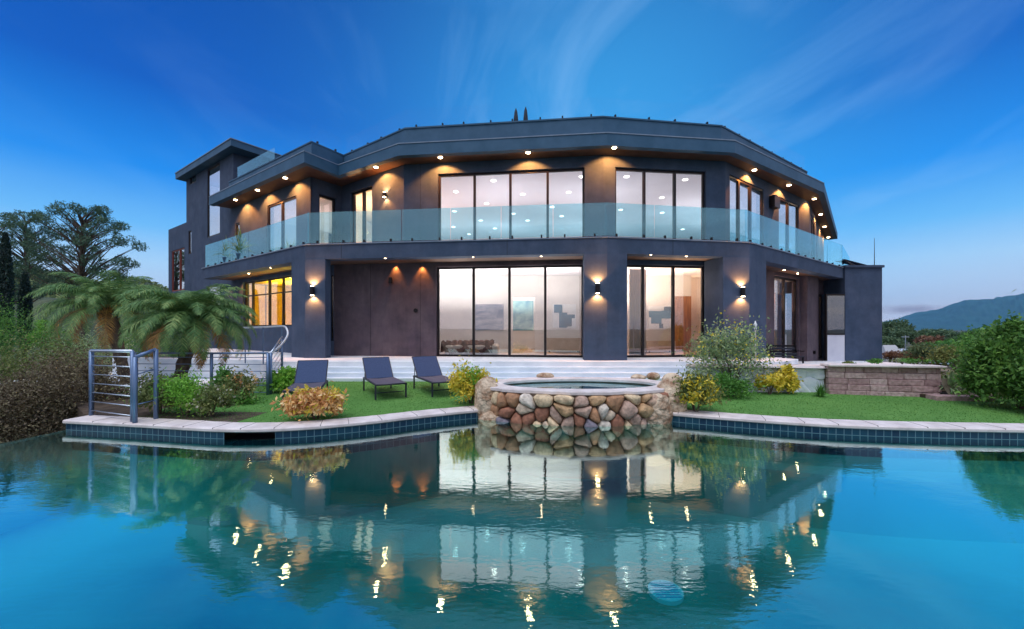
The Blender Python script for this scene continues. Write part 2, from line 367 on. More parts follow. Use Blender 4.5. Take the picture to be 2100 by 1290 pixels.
# --- back walls and light-tight shell
bw = MB()
bw.slab((14.0, 30), (-13.5, 30), 0, -.3, .1, ZS)          # far side
bw.box(13.9, 14.2, 26.6, 30.3, .1, ZS)
bw.slab((-13.3, 21.2), (-13.3, 30), -.25, .05, .1, ZS)
part(bw, 'back_wall', M['stucco'])

# --- floor slab between the storeys, balcony fascia
fs = MB(); poly = [(BL[0]+.1, BL[1]+.12), (B0[0]-.03, B0[1]+.2), (BC[0], BC[1]+.2), (B1[0]-.05, B1[1]+.2), (B2[0]-.1, B2[1]+.15), (22.0, 26.0), (14, 30), (-13.2, 30), (-13.2, 21.0)]
fs.prism(poly, ZBB+.03, ZB-.03)
part(fs, 'floor_slab', M['soffit'])
ff = MB()
def band(mb, pts, t, z0, z1):
    """mitred band of thickness t inward along an open polyline"""
    P = [Vector(p) for p in pts]; n = len(P); inn = []
    for i in range(n):
        ds = []
        if i > 0: ds.append((P[i]-P[i-1]).normalized())
        if i < n-1: ds.append((P[i+1]-P[i]).normalized())
        ns = [Vector((-d.y, d.x)) for d in ds]; a = sum(ns, Vector((0, 0))).normalized(); k = t/max(.3, a.dot(ns[0])); inn.append(P[i]+a*k)
    for i in range(n-1):
        q = [P[i], P[i+1], inn[i+1], inn[i]]
        mb.hexa([(p.x, p.y, z0) for p in q], [(p.x, p.y, z1) for p in q])
band(ff, [BL, B0, BC, B1, B2], .42, ZBB, ZB-.035)
part(ff, 'balcony_beam', M['stucco'], label='blue grey stucco beam carrying the balcony')
fc = MB(); band(fc, [(BL[0]-.03, BL[1]-.03), (B0[0]-.02, B0[1]-.035), (BC[0], BC[1]-.035), (B1[0]+.02, B1[1]-.03), (B2[0]+.02, B2[1]-.03)], .30, ZB-.035, ZB)
M['trim'] = noisy('pale_trim', (.16, .22, .32), (.22, .28, .38), 3, 4, .6, .1)
part(fc, 'balcony_trim', M['trim'])

# --- pillars of the lower floor
def pillar(pts, z0, z1, name='pillar', m='stucco', label=None):
    mb = MB(); mb.prism(pts, z0, z1); return part(mb, name, M[m], label=label)
def on(A, B, sv): A = Vector(A); B = Vector(B); return A+(B-A).normalized()*sv
def inw(A, B, p, t): u = (Vector(B)-Vector(A)).normalized(); return Vector(p)+Vector((-u.y, u.x))*t
e = .004
a = on(BL, B0, hit(598, BL, B0)); b = on(B0, BC, hit(667, B0, BC))
pillar([inw(BL, B0, a, -e), inw(B0, BC, B0, -e*1.2), inw(B0, BC, b, -e), inw(B0, BC, b, .33), inw(BL, B0, a, .33)], .25, ZBB+.002, label='tall corner pillar with lit sconce beside the stair railing')
a = on(B0, BC, hit(1198, B0, BC)); b = on(BC, B1, hit(1286, BC, B1))
pillar([inw(B0, BC, a, -e), inw(B0, BC, BC, -e), inw(BC, B1, b, -e), inw(BC, B1, b, .75), inw(B0, BC, a, .75)], .25, ZBB+.002, label='wide central pillar with lit sconce behind the spa')
a = on(BC, B1, hit(1483, BC, B1)); b = on(B1, B2, hit(1571, B1, B2))
pillar([inw(BC, B1, a, -e), inw(BC, B1, B1, -e), inw(B1, B2, b, -e), inw(B1, B2, b, .6), inw(BC, B1, a, 1.0)], .25, ZBB+.002, label='angled pillar with lit sconce behind the flowering shrub')
pc = on(W1, W2, hit(1641, W1, W2)); pd = on(W1, W2, hit(1664, W1, W2))
pillar([inw(W1, W2, pc, -.28), inw(W1, W2, pd, -.28), inw(W1, W2, pd, -.003), inw(W1, W2, pc, -.003)], .2, ZBB+.02, 'pier', 'stucco_in')

# --- control joints in the render
for (A, B, px_, z0_, z1_, t_) in [(LA, WC, 760, ZT, ZBB+.02, -.003), (LA, WC, 862, ZT, ZBB+.02, -.003), (B0, BC, 700, ZBB+.01, ZB-.04, -.003), (B0, BC, 1040, ZBB+.01, ZB-.04, -.003), (WC0, WC, 862, ZB, ZS, -.003), (BC, B1, 1380, ZBB+.01, ZB-.04, -.003), (B1, B2, 1640, ZBB+.01, ZB-.04, -.003)]:
    jm_ = MB(); sj = hit(px_, A, B); jm_.slab(A, B, t_, t_+.002, z0_, z1_, sj-.006, sj+.006); part(jm_, 'control_joint', M['black'])
# --- end wall at the far side (frontal box) and its glass screen
ew = MB(); ew.box(GX(1733, 18.9), GX(1809, 18.9), 18.9, 22.5, .1, 4.86); part(ew, 'end_wall', M['stucco'], label='plain dark wall block at the far right end of the house')
ec = MB(); ec.box(GX(1732, 18.9)-.02, GX(1811, 18.9), 18.82, 22.55, 4.86, 4.97); part(ec, 'end_wall_cap', M['stucco'])
sc = MB(); x0, x1 = GX(1694, 18.75), GX(1733, 18.75)-.02
M['frost'] = noisy('frosted_panel', (.55, .56, .66), (.62, .63, .72), 2, 3, .4, 0)
sc.box(x0+.05, x1, 18.75, 18.79, ZR, 1.68); o = part(sc, 'screen_panel', M['frost'], label='pale lower panel of the screen at the end wall')
sf = MB(); sf.box(x0-.02, x0+.04, 18.72, 18.82, ZR, 3.6); sf.box(x0+.04, x1, 18.73, 18.81, 1.68, 1.73); sf.box(x0+.04, x1, 18.73, 18.81, 3.52, 3.6); part(sf, 'screen_frame', M['frame'])
sg = MB(); sg.box(x0+.05, x1, 18.76, 18.775, 1.73, 3.52); part(sg, 'screen_glass', M['pane'])

# --- roof: deep eaves slab, fascia, parapet
FL, F0, FI, F1, FC_, F2, F3, F4 = (-14.85, 19.6), (-7.56, 14.55), (-6.86, 15.8), (-3.97, 13.98), (3.14, 13.2), (7.66, 13.75), (13.9, 17.8), (21.9, 26.9)
rs = MB(); rs.prism([(FL[0]+.05, FL[1]+.06), (F0[0], F0[1]+.06), (FI[0], FI[1]+.06), (F1[0], F1[1]+.06), (FC_[0], FC_[1]+.06), (F2[0], F2[1]+.06), (F3[0]-.02, F3[1]+.06), (F4[0]-.06, F4[1]), (20.3, 28.2), (14, 30.3), (-13.4, 30.3), (-13.4, 20.9)], ZS+.02, ZF-.03)
part(rs, 'eaves', M['soffit'], label='dark timber toned eaves with downlights')
rf = MB(); band(rf, [FL, F0, FI, F1, FC_, F2, F3, F4, (20.4, 28.0)], .22, ZS, ZF); part(rf, 'roof_fascia', M['fascia'])
PL, P0, PI_, P1, PC, P2, P3 = (-13.75, 19.42), (-7.62, 15.2), (-6.9, 16.4), (-3.8, 14.2), (3.05, 13.42), (7.35, 14.03), (13.4, 18.15)
par = [PL, P0, PI_, P1, PC, P2, P3, (12.2, 29.5)]
rp = MB(); band(rp, par, .25, ZF, ZP-.05); part(rp, 'parapet', M['fascia'])
rc = MB(); off = [(p[0], p[1]-.03) for p in par]; band(rc, off, .31, ZP-.05, ZP); part(rc, 'parapet_coping', M['fascia'])
ft = MB(); band(ft, [(p[0], p[1]-.02) for p in (FL, F0, FI, F1, FC_, F2, F3)], .2, ZF, ZF+.035); part(ft, 'roof_trim', M['trim'])

# --- stair tower and the lower block beyond it
T1b = Vector(T1)+n_w*5.2; T0b = Vector(T0)+n_w*5.2
tw = MB()
tall = (s(425, T0, T1), s(451, T0, T1)); tiny = (s(389, T0, T1), s(402, T0, T1)); slotw = (s(386.5, T0, T1), s(392.5, T0, T1)); loww = (s(423, T0, T1), s(446, T0, T1))
zz_ = lambda py, px: CAMZ-(py-HY)*(Vector(T0)+(Vector(T1)-Vector(T0)).normalized()*s(px, T0, T1)).y/F
k1 = zz_(484, 438); k2 = zz_(340, 438); c1, c2 = zz_(376, 396), zz_(350, 396); c3_, c4_ = zz_(521, 390), zz_(473, 390)
L = (Vector(T1)-Vector(T0)).length
sl0, sl1 = slotw; ti0, ti1 = tiny
# columns: [0,sl0] solid, slot column, tiny column ... , tall column, rest
x_a, x_b = min(sl0, ti0), max(sl1, ti1)
tw.slab(T0, T1, 0, .12, .1, 10.78, 0, x_a)
tw.slab(T0, T1, 0, .12, .1, c3_, x_a, x_b); tw.slab(T0, T1, 0, .12, c3_, c4_, sl1, x_b); tw.slab(T0, T1, 0, .12, c4_, c1, x_a, x_b)
tw.slab(T0, T1, 0, .12, c1, c2, x_a, ti0); tw.slab(T0, T1, 0, .12, c2, 10.78, x_a, x_b)
tw.slab(T0, T1, 0, .12, .1, 10.78, x_b, tall[0])
tw.slab(T0, T1, 0, .12, .1, 2.4, tall[0], tall[1]); tw.slab(T0, T1, 0, .12, 4.3, k1, tall[0], tall[1]); tw.slab(T0, T1, 0, .12, k2, 10.78, tall[0], tall[1])
tw.slab(T0, T1, 0, .12, .1, 10.78, tall[1], L)
tw.slab(T1, T1b, 0, .3, .1, 10.78, 0, 5.2)
tw.slab(T0b, T0, 0, .3, .1, 10.78, 0, 5.2)
tw.slab(T1b, T0b, 0, .3, .1, 10.78)
tower_top = MB()
part(tw, 'stair_tower', M['stucco'], label='tall square stair tower at the left of the house')
ur = (Vector(T1)-Vector(T0)).normalized()
def tp(a_, b_): return Vector(T0)+ur*a_+n_w*b_
tr = MB(); tr.prism([tp(-.35, -.42), tp(L+.85, -.42), tp(L+.85, 5.6), tp(-.35, 5.6)], 10.78, 11.10); part(tr, 'tower_roof', M['fascia'], label='flat overhanging roof of the stair tower')
tc_ = MB(); tc_.prism([tp(-.38, -.45), tp(L+.88, -.45), tp(L+.88, 5.63), tp(-.38, 5.63)], 11.10, 11.14); part(tc_, 'tower_roof_trim', M['trim'])
window(T0, T1, tall[0], tall[1], k1, k2, [], 'window', 'tall stair window of the tower', transoms=(zz_(414, 438),), fw=.07, setb=.02, pane=M['sidepane'])
window(T0, T1, ti0, ti1, c1, c2, [], 'window', 'tiny window under the tower roof', fw=.05, setb=.02, pane=M['sidepane'])
window(T0, T1, sl0, sl1, c3_, c4_, [], 'window', 'dark slot window of the tower', fw=.04, setb=.02)
window(T0, T1, tall[0], tall[1], 2.4, 4.3, [], 'window', 'lit window at the tower foot', setb=.02, pane=M['sidepane'])
La = (Vector(T0)-Vector(TN)).length
a0, a1 = s(352, TN, T0), s(378, TN, T0)
an = MB(); wall_with_holes(an, TN, T0, .0, 8.28, [(a0, a1, 4.3, 6.85)], .14)
TNb = Vector(TN)+n_w*5; T0c = Vector(T0)+n_w*5
an.slab(TNb, TN, 0, .3, 0, 8.28, 0, 5.0); an.slab(T0c, TNb, 0, .3, 0, 8.28)
an.prism([tuple(Vector(TN)+ur*.3+n_w*.3), tuple(Vector(T0)+n_w*.3), tuple(T0c), tuple(TNb)], 8.0, 8.2)
part(an, 'side_block', M['stucco'], label='lower block beyond the stair tower')
window(TN, T0, a0, a1, 4.3, 6.85, [s(368, TN, T0)], 'window', 'square window with rust coloured reveal', fm=mat('rust_frame', (.22, .035, .02), .5), setb=.03, pane=M['sidepane'])

# --- linings seen through the tower and wing windows
ln_ = MB(); ln_.slab(T0, T1, 1.8, 1.85, .4, 10.7, .35, L-.35); ln_.slab(T0b, T0, .31, .34, .4, 10.7, .4, 5.0)
ln_.slab(T1, T1b, -.06, -.02, ZB+.02, 7.75, .32, 5.0)
part(ln_, 'inner_wall', M['white_in'])
# --- interior shells
it = MB()
inner = [(-13.0, 20.2), (-8.05, 16.45), (-7.2, 17.5), (-3.95, 15.2), (3.2, 14.4), (7.6, 14.9), (13.75, 19.4), (13.75, 29.6), (-13.0, 29.6)]
it.prism(inner, 7.76, 7.80); part(it, 'upper_ceiling', M['ceil_in'])
i2 = MB(); i2.prism(inner, ZB-.02, ZB+.01); part(i2, 'upper_floor', M['floor_in'])
i3 = MB(); i3.box(-13.0, 13.75, 27.0, 27.2, ZB, 7.76)
i3.box(-8.0, -7.8, 18.0, 27.0, ZB+.01, 7.76)
part(i3, 'inner_wall', M['white_in'])
inner_l = [(-7.0, 15.5), (3.2, 14.30), (7.6, 14.85), (13.75, 19.4), (13.75, 24), (-7.0, 24)]
i4 = MB(); i4.prism(inner_l, 4.30, 4.34); part(i4, 'lower_ceiling', M['ceil_in'])
i5 = MB(); i5.prism(inner_l, .90, ZT); part(i5, 'lower_floor', M['floor_in'])
i6 = MB()
YB = 17.6      # back wall of the front rooms
xd0, xd1 = GX(1052, YB), GX(1097, YB)
i6.box(-7.0, xd0, YB, YB+.15, ZT, 4.30); i6.box(xd1, 3.35, YB, YB+.15, ZT, 4.30); i6.box(xd0, xd1, YB, YB+.15, 3.35, 4.30)
i6.box(3.35, 3.5, 14.4, YB+.15, ZT, 4.30)
i6.box(3.5, 7.05, YB, YB+.15, ZT, 4.30); i6.box(7.9, 12.2, YB+.6, YB+.75, ZT, 4.30); i6.box(7.05, 7.9, YB, YB+.15, 3.4, 4.30)
i6.box(-7.0, -6.85, 15.6, YB, ZT, 4.30)
i6.box(-2.0, 3.0, 20.5, 20.65, ZT, 4.30); i6.box(5, 12, 20.5, 20.65, ZT, 4.3)
part(i6, 'inner_wall', M['white_in'])
# yellow room of the wing
yr = MB(); A_, B_ = T1, WA
yr.slab(A_, B_, 3.2, 3.35, 1.2, 4.34, .3, 7.0); yr.slab(A_, B_, .3, 3.2, 1.2, 1.3, .3, 7.0); yr.slab(T1, T1b, -.06, -.02, 1.3, 4.26, .32, 3.2)
M['amber'] = noisy('amber_plaster', (.70, .50, .07), (.84, .64, .12), 1.5, 4, .8, .1)
part(yr, 'inner_wall', M['amber'])
yc = MB(); yc.slab(A_, B_, .3, 3.2, 4.26, 4.32, .3, 7.0); part(yc, 'lower_ceiling', M['amber'])
sh = MB()
for k in range(4): sh.slab(A_, B_, 2.75, 3.15, 1.9+k*.42, 1.95+k*.42, 2.6, 6.4)
for k in range(5): sh.slab(A_, B_, 2.78, 3.14, 1.35, 3.2, 2.6+k*.93, 2.65+k*.93)
tag(sh.build('bookcase', M['wood']), 'brown open shelving inside the yellow lit wing room', 'bookcase')

sh = MB(); xb0, xb1 = 11.35, 12.15
for k in range(6): sh.box(xb0, xb1, 17.86, 18.15, ZT+.05+k*.5, ZT+.09+k*.5)
for x in (xb0-.04, (xb0+xb1)/2-.02, xb1): sh.box(x, x+.04, 17.85, 18.15, ZT, ZT+2.62)
sh.box(xb0, xb1, 18.14, 18.17, ZT, ZT+2.6)
tag(sh.build('bookcase', M['wood']), 'tall brown shelving seen through the glass door beside the bench', 'bookcase')
# --- lamps of the house: downlights, sconces, room lights, unseen fill
def lamp(kind, loc, energy, color, direction=None, size=.05, spot=90, blend=.6, name='lamp', sx=1, sy=1):
    d = bpy.data.lights.new(name, kind); d.energy = energy; d.color = color
    if kind == 'SPOT': d.spot_size = R(spot); d.spot_blend = blend; d.shadow_soft_size = size
    elif kind == 'AREA': d.shape = 'RECTANGLE'; d.size = sx; d.size_y = sy
    else: d.shadow_soft_size = size
    o = bpy.data.objects.new(name, d); col.objects.link(o); o.location = loc; o.parent = house
    if direction is not None: o.rotation_euler = (-Vector(direction)).to_track_quat('Z', 'Y').to_euler()
    return o
WARM = (1, .33, .06)
def disc(mb, c, r, t, n=16):
    mb.prism([(c[0]+r*math.cos(2*math.pi*k/n), c[1]+r*math.sin(2*math.pi*k/n)) for k in range(n)], c[2]-t, c[2])
def downlight(x, y, z, e=40, towards=None, r=.075):
    tr = MB(); disc(tr, (x, y, z), r*1.45, .012); o = part(tr, 'downlight', M['black'])
    b = MB(); disc(b, (x, y, z-.012), r, .016); part(b, 'bulb', M['bulb'], o)
    dv = Vector((0, 0, -1)) if towards is None else Vector((towards[0], towards[1], -1.0))
    if e: lamp('SPOT', (x, y, z-.04), e, WARM, dv, .03, 95, .75, 'downlight_lamp')
def near_wall(x, y, segs):
    best = None
    for A, B in segs:
        A = Vector(A); B = Vector(B); u = (B-A).normalized(); t = max(.2, min((B-A).length-.2, (Vector((x, y))-A).dot(u))); p = A+u*t
        dd = (p-Vector((x, y)))
        if best is None or dd.length < best.length: best = dd
    return best
upsegs = [(WC0, WC), (WC, W1), (W1, W2), (WI, WC0), (T1, WA), (W2, W3), (WA, WI)]
for (px, py) in [(903, 323), (1083, 313), (1260, 303), (771, 343), (585, 365), (528, 390), (483, 410), (1547, 349), (1618, 380), (1670, 408), (1683, 440), (1691, 465), (1699, 487)]:
    d = (ZS-CAMZ)*F/(HY-py); x, y = GX(px, d), d
    w = near_wall(x, y, upsegs); k = min(1, .35/max(w.length, .01))
    # lamp sits in the eaves, washing the wall behind it
    p = Vector((x, y))
    if w.length > .55: p2 = p+w*(1-.5/w.length)
    downlight(p.x, p.y, ZS+.018, 0)
    lamp('SPOT', (p.x, p.y, ZS-.05), 330, WARM, (w.x*1.0, w.y*1.0, -1.0), .03, 125, .35, 'downlight_lamp')
# small lights in the ceiling over the lower terrace
for (px, py) in [(790, 528), (970, 526), (1110, 524), (1335, 521), (1408, 524), (1608, 553), (1636, 560), (1665, 572), (1695, 594), (555, 548), (510, 560)]:
    d = (ZBB+.03-CAMZ)*F/(HY-py); x, y = GX(px, d), d
    downlight(x, y, ZBB+.028, 10, None, .035)
lamp('SPOT', (-4.3, 14.75, ZBB-.05), 80, WARM, (0, .25, -1), .04, 80, .7); lamp('SPOT', (-3.3, 14.6, ZBB-.05), 90, WARM, (0, .25, -1), .04, 80, .7)
lamp('SPOT', (8.9, 14.95, ZBB-.05), 120, WARM, (0, .25, -1), .04, 90, .7)
lamp('SPOT', (-13.2, 19.2, ZBB-.05), 90, WARM, (0, .15, -1), .04, 90, .7); lamp('SPOT', (-14.4, 19.9, ZBB-.05), 35, WARM, (0, .15, -1), .04, 90, .7)

def sconce(P, nrm, h=.30, lit=True, label=None, e=115):
    """up and down wall light: drum body with open ends"""
    c = Vector((P[0], P[1], P[2]))+Vector((nrm[0], nrm[1], 0))*.11
    mb = MB(); mb.tube([c+Vector((0, 0, -h/2)), c+Vector((0, 0, -h/2+.01)), c+Vector((0, 0, h/2-.01)), c+Vector((0, 0, h/2))], [.07, .075, .075, .07], 16)
    pb = Vector((P[0], P[1], P[2])); mb.tube([pb, c], .035, 8)
    o = part(mb, 'wall_sconce', M['black'], label=label, smooth=False)
    if lit:
        for sg_ in (1, -1):
            b = MB(); b.tube([c+Vector((0, 0, sg_*(h/2+.001))), c+Vector((0, 0, sg_*(h/2+.012)))], .055, 14); part(b, 'bulb', M['bulb'], o)
            lamp('SPOT', c+Vector((0, 0, sg_*(h/2+.03))), e, (1, .35, .08), (-nrm[0]*.35, -nrm[1]*.35, sg_*1.0), .03, 125, .6, 'sconce_lamp')
def nrm_of(A, B): u = (Vector(B)-Vector(A)).normalized(); return Vector((u.y, -u.x))
def on_wall(px, py, A, B):
    p = on(A, B, hit(px, A, B)); return (p.x, p.y, CAMZ-(py-HY)*p.y/F)
sconce(on_wall(644, 597, B0, BC), nrm_of(B0, BC), label='lit wall sconce on the corner pillar')
sconce(on_wall(1225, 592, B0, BC), nrm_of(B0, BC), label='lit wall sconce on the wide central pillar')
sconce(on_wall(1519, 599, BC, B1), nrm_of(BC, B1), label='lit wall sconce on the pillar behind the shrub')
sconce(on_wall(793, 401, WI, WC0), nrm_of(WI, WC0), .16, label='small lit sconce on the upper wall', e=70)
sconce(on_wall(803, 576, LA, WC), nrm_of(LA, WC), .22, lit=False, label='unlit wall lamp on the mauve wall')
bx_ = on_wall(853, 637, LA, WC); kb = MB(); kb.tube([Vector(bx_), Vector(bx_)+Vector((0, -.07, 0))], .075, 12); part(kb, 'wall_socket', M['black'])
bx_ = on_wall(1582, 416, W1, W2); kb = MB(); n_ = nrm_of(W1, W2); c = Vector(bx_)
kb.slab(tuple(on(W1, W2, hit(1577, W1, W2))), tuple(on(W1, W2, hit(1588, W1, W2))), -.22, -.004, c.z-.24, c.z+.24); part(kb, 'loudspeaker', M['black'], label='black loudspeaker on the upper wall')
bx_ = on_wall(1654, 722, W1, W2); kb = MB(); c = Vector(bx_)+Vector((n_.x, n_.y, 0))*.30; kb.tube([c-Vector((n_.x, n_.y, 0))*.02, c+Vector((n_.x, n_.y, 0))*.06], .08, 10); part(kb, 'wall_socket', M['black'])

# ceiling spots seen through the upper doors
for (px, py) in [(1012, 370), (935, 393), (998, 417), (932, 433), (986, 452), (930, 465), (1072, 398), (1166, 394), (1132, 424), (1152, 443), (1053, 438), (1082, 452), (1193, 362),
                 (1285, 362), (1405, 368), (1357, 405), (1358, 436), (1273, 430), (1015, 468), (962, 480), (1400, 470)]:
    d = (7.76-CAMZ)*F/(HY-py); x = GX(px, d)
    tr = MB(); disc(tr, (x, d, 7.759), .10, .02, 14); o = part(tr, 'ceiling_spot', M['bulb_in'])
# unseen upward area lights added to brighten the upper ceiling
for (x, y) in [(-4.6, 18.5), (-.5, 17.0), (-.5, 22.5), (3.6, 17.2), (4.5, 22.5), (8.6, 18.6), (11.2, 21.5), (-5.2, 23)]:
    lamp('AREA', (x, y, 5.1), 80, (.90, .94, 1), (0, 0, 1), name='ceiling_fill', sx=1.2, sy=1.2)
for (x, y) in [(-10.3, 19.6), (-11.5, 22)]:
    lamp('AREA', (x, y, 5.1), 70, (1, .80, .66), (0, 0, 1), name='ceiling_fill', sx=1.0, sy=1.0)
lamp('POINT', (-6.7, 18.2, 6.4), 420, (1, .50, .18), size=.15, name='hall_lamp')
lamp('POINT', (-16.1, 23.2, 6.4), 60, (1, .72, .55), size=.2, name='stair_lamp'); lamp('POINT', (-16.1, 23.3, 9.3), 60, (1, .8, .8), size=.2, name='stair_lamp')
lamp('POINT', (-16.1, 23.2, 3.4), 60, (1, .5, .25), size=.15, name='stair_lamp')
# lower rooms: upward lights added out of sight as fill
for (x, y, e_) in [(-4.4, 15.9, 210), (-1.8, 15.6, 230), (1.2, 15.3, 230), (.3, 19, 260)]:
    lamp('AREA', (x, y, 2.7), e_*.62, (1, .93, .86), (0, 0, 1), name='room_fill', sx=1.6, sy=.6)
for (x, y, e_, c_) in [(5.2, 16.2, 210, (1, .84, .72)), (6.6, 15.5, 240, (1, .66, .38)), (7.6, 18.6, 260, (1, .50, .2)), (10.5, 17.7, 220, (1, .66, .42)), (12.2, 18.7, 60, (1, .66, .42))]:
    lamp('AREA', (x, y, 2.7), e_*.55, c_, (0, 0, 1), name='room_fill', sx=.8, sy=.5)
for sv in (3.0, 5.0):
    p = on(T1, WA, sv); p = inw(T1, WA, p, 1.5)
    lamp('AREA', (p.x, p.y, 3.4), 230, (1, .72, .07), (0, 0, 1), name='room_fill', sx=1.4, sy=.6)
    lamp('POINT', (p.x, p.y, 2.6), 90, (1, .68, .10), size=.08, name='room_fill')

# --- glass balustrades with spigots
def balustrade(pts, z, hgt, inset, pan, gm, spz=.13, sp_step=.8, thick=.014, gap=.025):
    for A, B in zip(pts[:-1], pts[1:]):
        A = Vector(A); B = Vector(B); L = (B-A).length; n = max(1, round(L/pan)); w = L/n
        for i in range(n):
            g = MB(); g.slab(A, B, inset, inset+thick, z+.06, z+hgt, i*w+gap/2, (i+1)*w-gap/2); part(g, 'glass_panel', gm)
            for q_ in (.22, .78):
                m_ = MB(); c = A+(B-A).normalized()*(i*w+q_*w)
                m_.slab(A, B, inset-.03, inset+.045, z, z+spz, (i+q_)*w-.025, (i+q_)*w+.025); part(m_, 'spigot', M['black'])
balustrade([BL, B0, BC, B1, B2], ZB, 1.12, .12, 1.72, M['railglass'])
balustrade([B2, (19.3, 22.7)], ZB, 1.12, .1, 1.7, M['railglass'])
balustrade([P0, PI_, P1, PC, P2, P3], ZP, .70, .10, 1.75, M['clearglass'], .13)
balustrade([(PL[0]+.5, PL[1]-.3), (-10.2, 17.0)], ZP, .62, .10, 1.6, M['railglass'], .13)

# things on the roof deck and the balcony
for (px, top) in ((1058, 222), (1078, 219)):
    d = 15.2; b = W(px, 252, d); t = W(px, top, d)
    mb = MB(); zb = ZF+.0; H = t.z-b.z
    mb.tube([(b.x, d, b.z-.25), (b.x, d, b.z), (b.x, d, b.z+.35*H), (b.x, d, b.z+.75*H), (b.x, d, t.z-.03), (b.x, d, t.z)], [.03, .10, .085, .055, .02, .008], 10)
    u_ = empty('closed_umbrella', (0, 0, 0)); mb.build('canopy', mat('dark_cloth', (.02, .03, .05), .9), u_, smooth=True)
    m2 = MB(); m2.tube([(b.x, d, ZF-.03), (b.x, d, b.z)], .022, 8); disc(m2, (b.x, d, ZF+.05), .25, .08); m2.build('pole', M['black'], u_)
    tag(u_, 'slim dark folded parasol on the roof deck, ' + ('the shorter one' if top == 222 else 'the taller one'), 'parasol', 'folded parasols on the roof deck')
# antenna, rooftop lines
an_ = MB(); p = W(1803, 547, 18.95); an_.tube([(p.x, 19.2, 4.97), (p.x, 19.2, 4.97+1.35)], [.018, .008], 6); part(an_, 'antenna', M['black'])
tb = empty('balcony_lounge_chair', (0, 0, 0)); mm = MB(); p0 = Vector((16.6, 19.4, 4.97))
for k in range(3): mm.tube([p0+Vector((.0+.5*k*.4, 0, .0)), p0+Vector((-.25+.5*k*.4, .3, .42-.13*k))], .02, 6)
mm.tube([p0+Vector((-.25, .3, .42)), p0+Vector((.9, .3, .12))], .022, 6); mm.tube([p0+Vector((-.25, .8, .42)), p0+Vector((.9, .8, .12))], .022, 6)
mm.build('frame', M['black'], tb); m2 = MB(); m2.hexa([p0+Vector((-.22, .33, .38)), p0+Vector((.88, .33, .1)), p0+Vector((.88, .78, .1)), p0+Vector((-.22, .78, .38))], [p0+Vector((-.22, .33, .4)), p0+Vector((.88, .33, .12)), p0+Vector((.88, .78, .12)), p0+Vector((-.22, .78, .4))]); m2.build('seat', M['mesh'], tb)
tag(tb, 'thin metal reclining chair on top of the end wall block', 'chair')

# ------------------------------------------------------------------ things inside the lower rooms
def painting(px0, px1, py0, py1, Y, cells, label, frame=None):
    r = empty('wall_painting', (GX((px0+px1)/2, Y), Y, CAMZ-(py1-HY)*Y/F))
    x0, x1 = GX(px0, Y)-r.location.x, GX(px1, Y)-r.location.x; z1 = (py1-py0)*Y/F
    mb = MB(); mb.box(x0, x1, -.04, 0, 0, z1); mb.build('canvas', cells[0], r)
    for (a, b, c, d_, m_) in cells[1:]:
        q = MB(); q.box(x0+(x1-x0)*a, x0+(x1-x0)*b, -.046, -.041, z1*(1-d_), z1*(1-c)); q.build('painted_field', m_, r)
    tag(r, label, 'painting')
pw = mat('canvas_white', (.82, .84, .86), .7); pb_ = noisy('canvas_blue', (.012, .09, .17), (.03, .14, .24), 5, 4, .7, 0); pn = mat('canvas_navy', (.01, .04, .07), .7)
sea = noisy('canvas_seascape', (.08, .13, .22), (.40, .38, .45), 2.4, 6, .6, 0, stretch=(.6, 1, 2.2)); teal = noisy('canvas_teal', (.03, .16, .26), (.30, .48, .46), 3, 6, .6, 0)
painting(1133, 1181, 624, 672, YB-.002, [pw, (.06, .42, .02, .36, pb_), (.28, .62, .36, 1.0, pb_), (.62, .95, .44, .60, pb_), (.5, .82, .6, .94, pb_), (.55, .8, .82, .95, pn)], 'white canvas with blue stepped blocks seen through the four panel door')
painting(1330, 1377, 628, 674, YB-.002, [pw, (.0, .55, .22, .5, pb_), (.1, .55, .5, .78, pb_), (.55, 1, .2, .55, pb_), (.66, .98, .02, .2, pn), (.45, .62, .78, .98, pn)], 'white canvas with blue stepped blocks seen through the three panel door')
painting(974, 1033, 624, 677, YB-.002, [sea], 'wide grey blue seascape beside the inner doorway')
painting(1050, 1094, 617, 678, 20.49, [teal], 'tall teal abstract at the end of the inner doorway')
# bed with throw, low sideboards, curtain, wooden door
bed = tag(empty('bed', (0, 0, 0)), 'low bed with brown rumpled throw behind the first two door panels', 'bed')
mb = MB(); mb.box(-2.6, -.55, 15.4, 17.2, ZT+.02, ZT+.38); mb.build('mattress', noisy('linen', (.65, .52, .42), (.75, .62, .5), 4, 4, .9, .3, 10), bed, bevel=.06)
th = MB(); n = 26
vs, fs_ = [], []
for i in range(n):
    for j in range(12):
        x = -2.75+2.0*i/(n-1); y = 15.32+1.7*j/11
        vs.append((x, y, ZT+.42+.13*math.sin(i*.9+j*.5)*math.sin(j*1.1+i*.35)+random.random()*.05-(.35 if j == 0 else 0)))
for i in range(n-1):
    for j in range(11): fs_.append((i*12+j, (i+1)*12+j, (i+1)*12+j+1, i*12+j+1))
th.add(vs, fs_); th.build('throw', noisy('brown_throw', (.06, .02, .015), (.22, .11, .08), 5, 5, .95, .4, 14), bed)
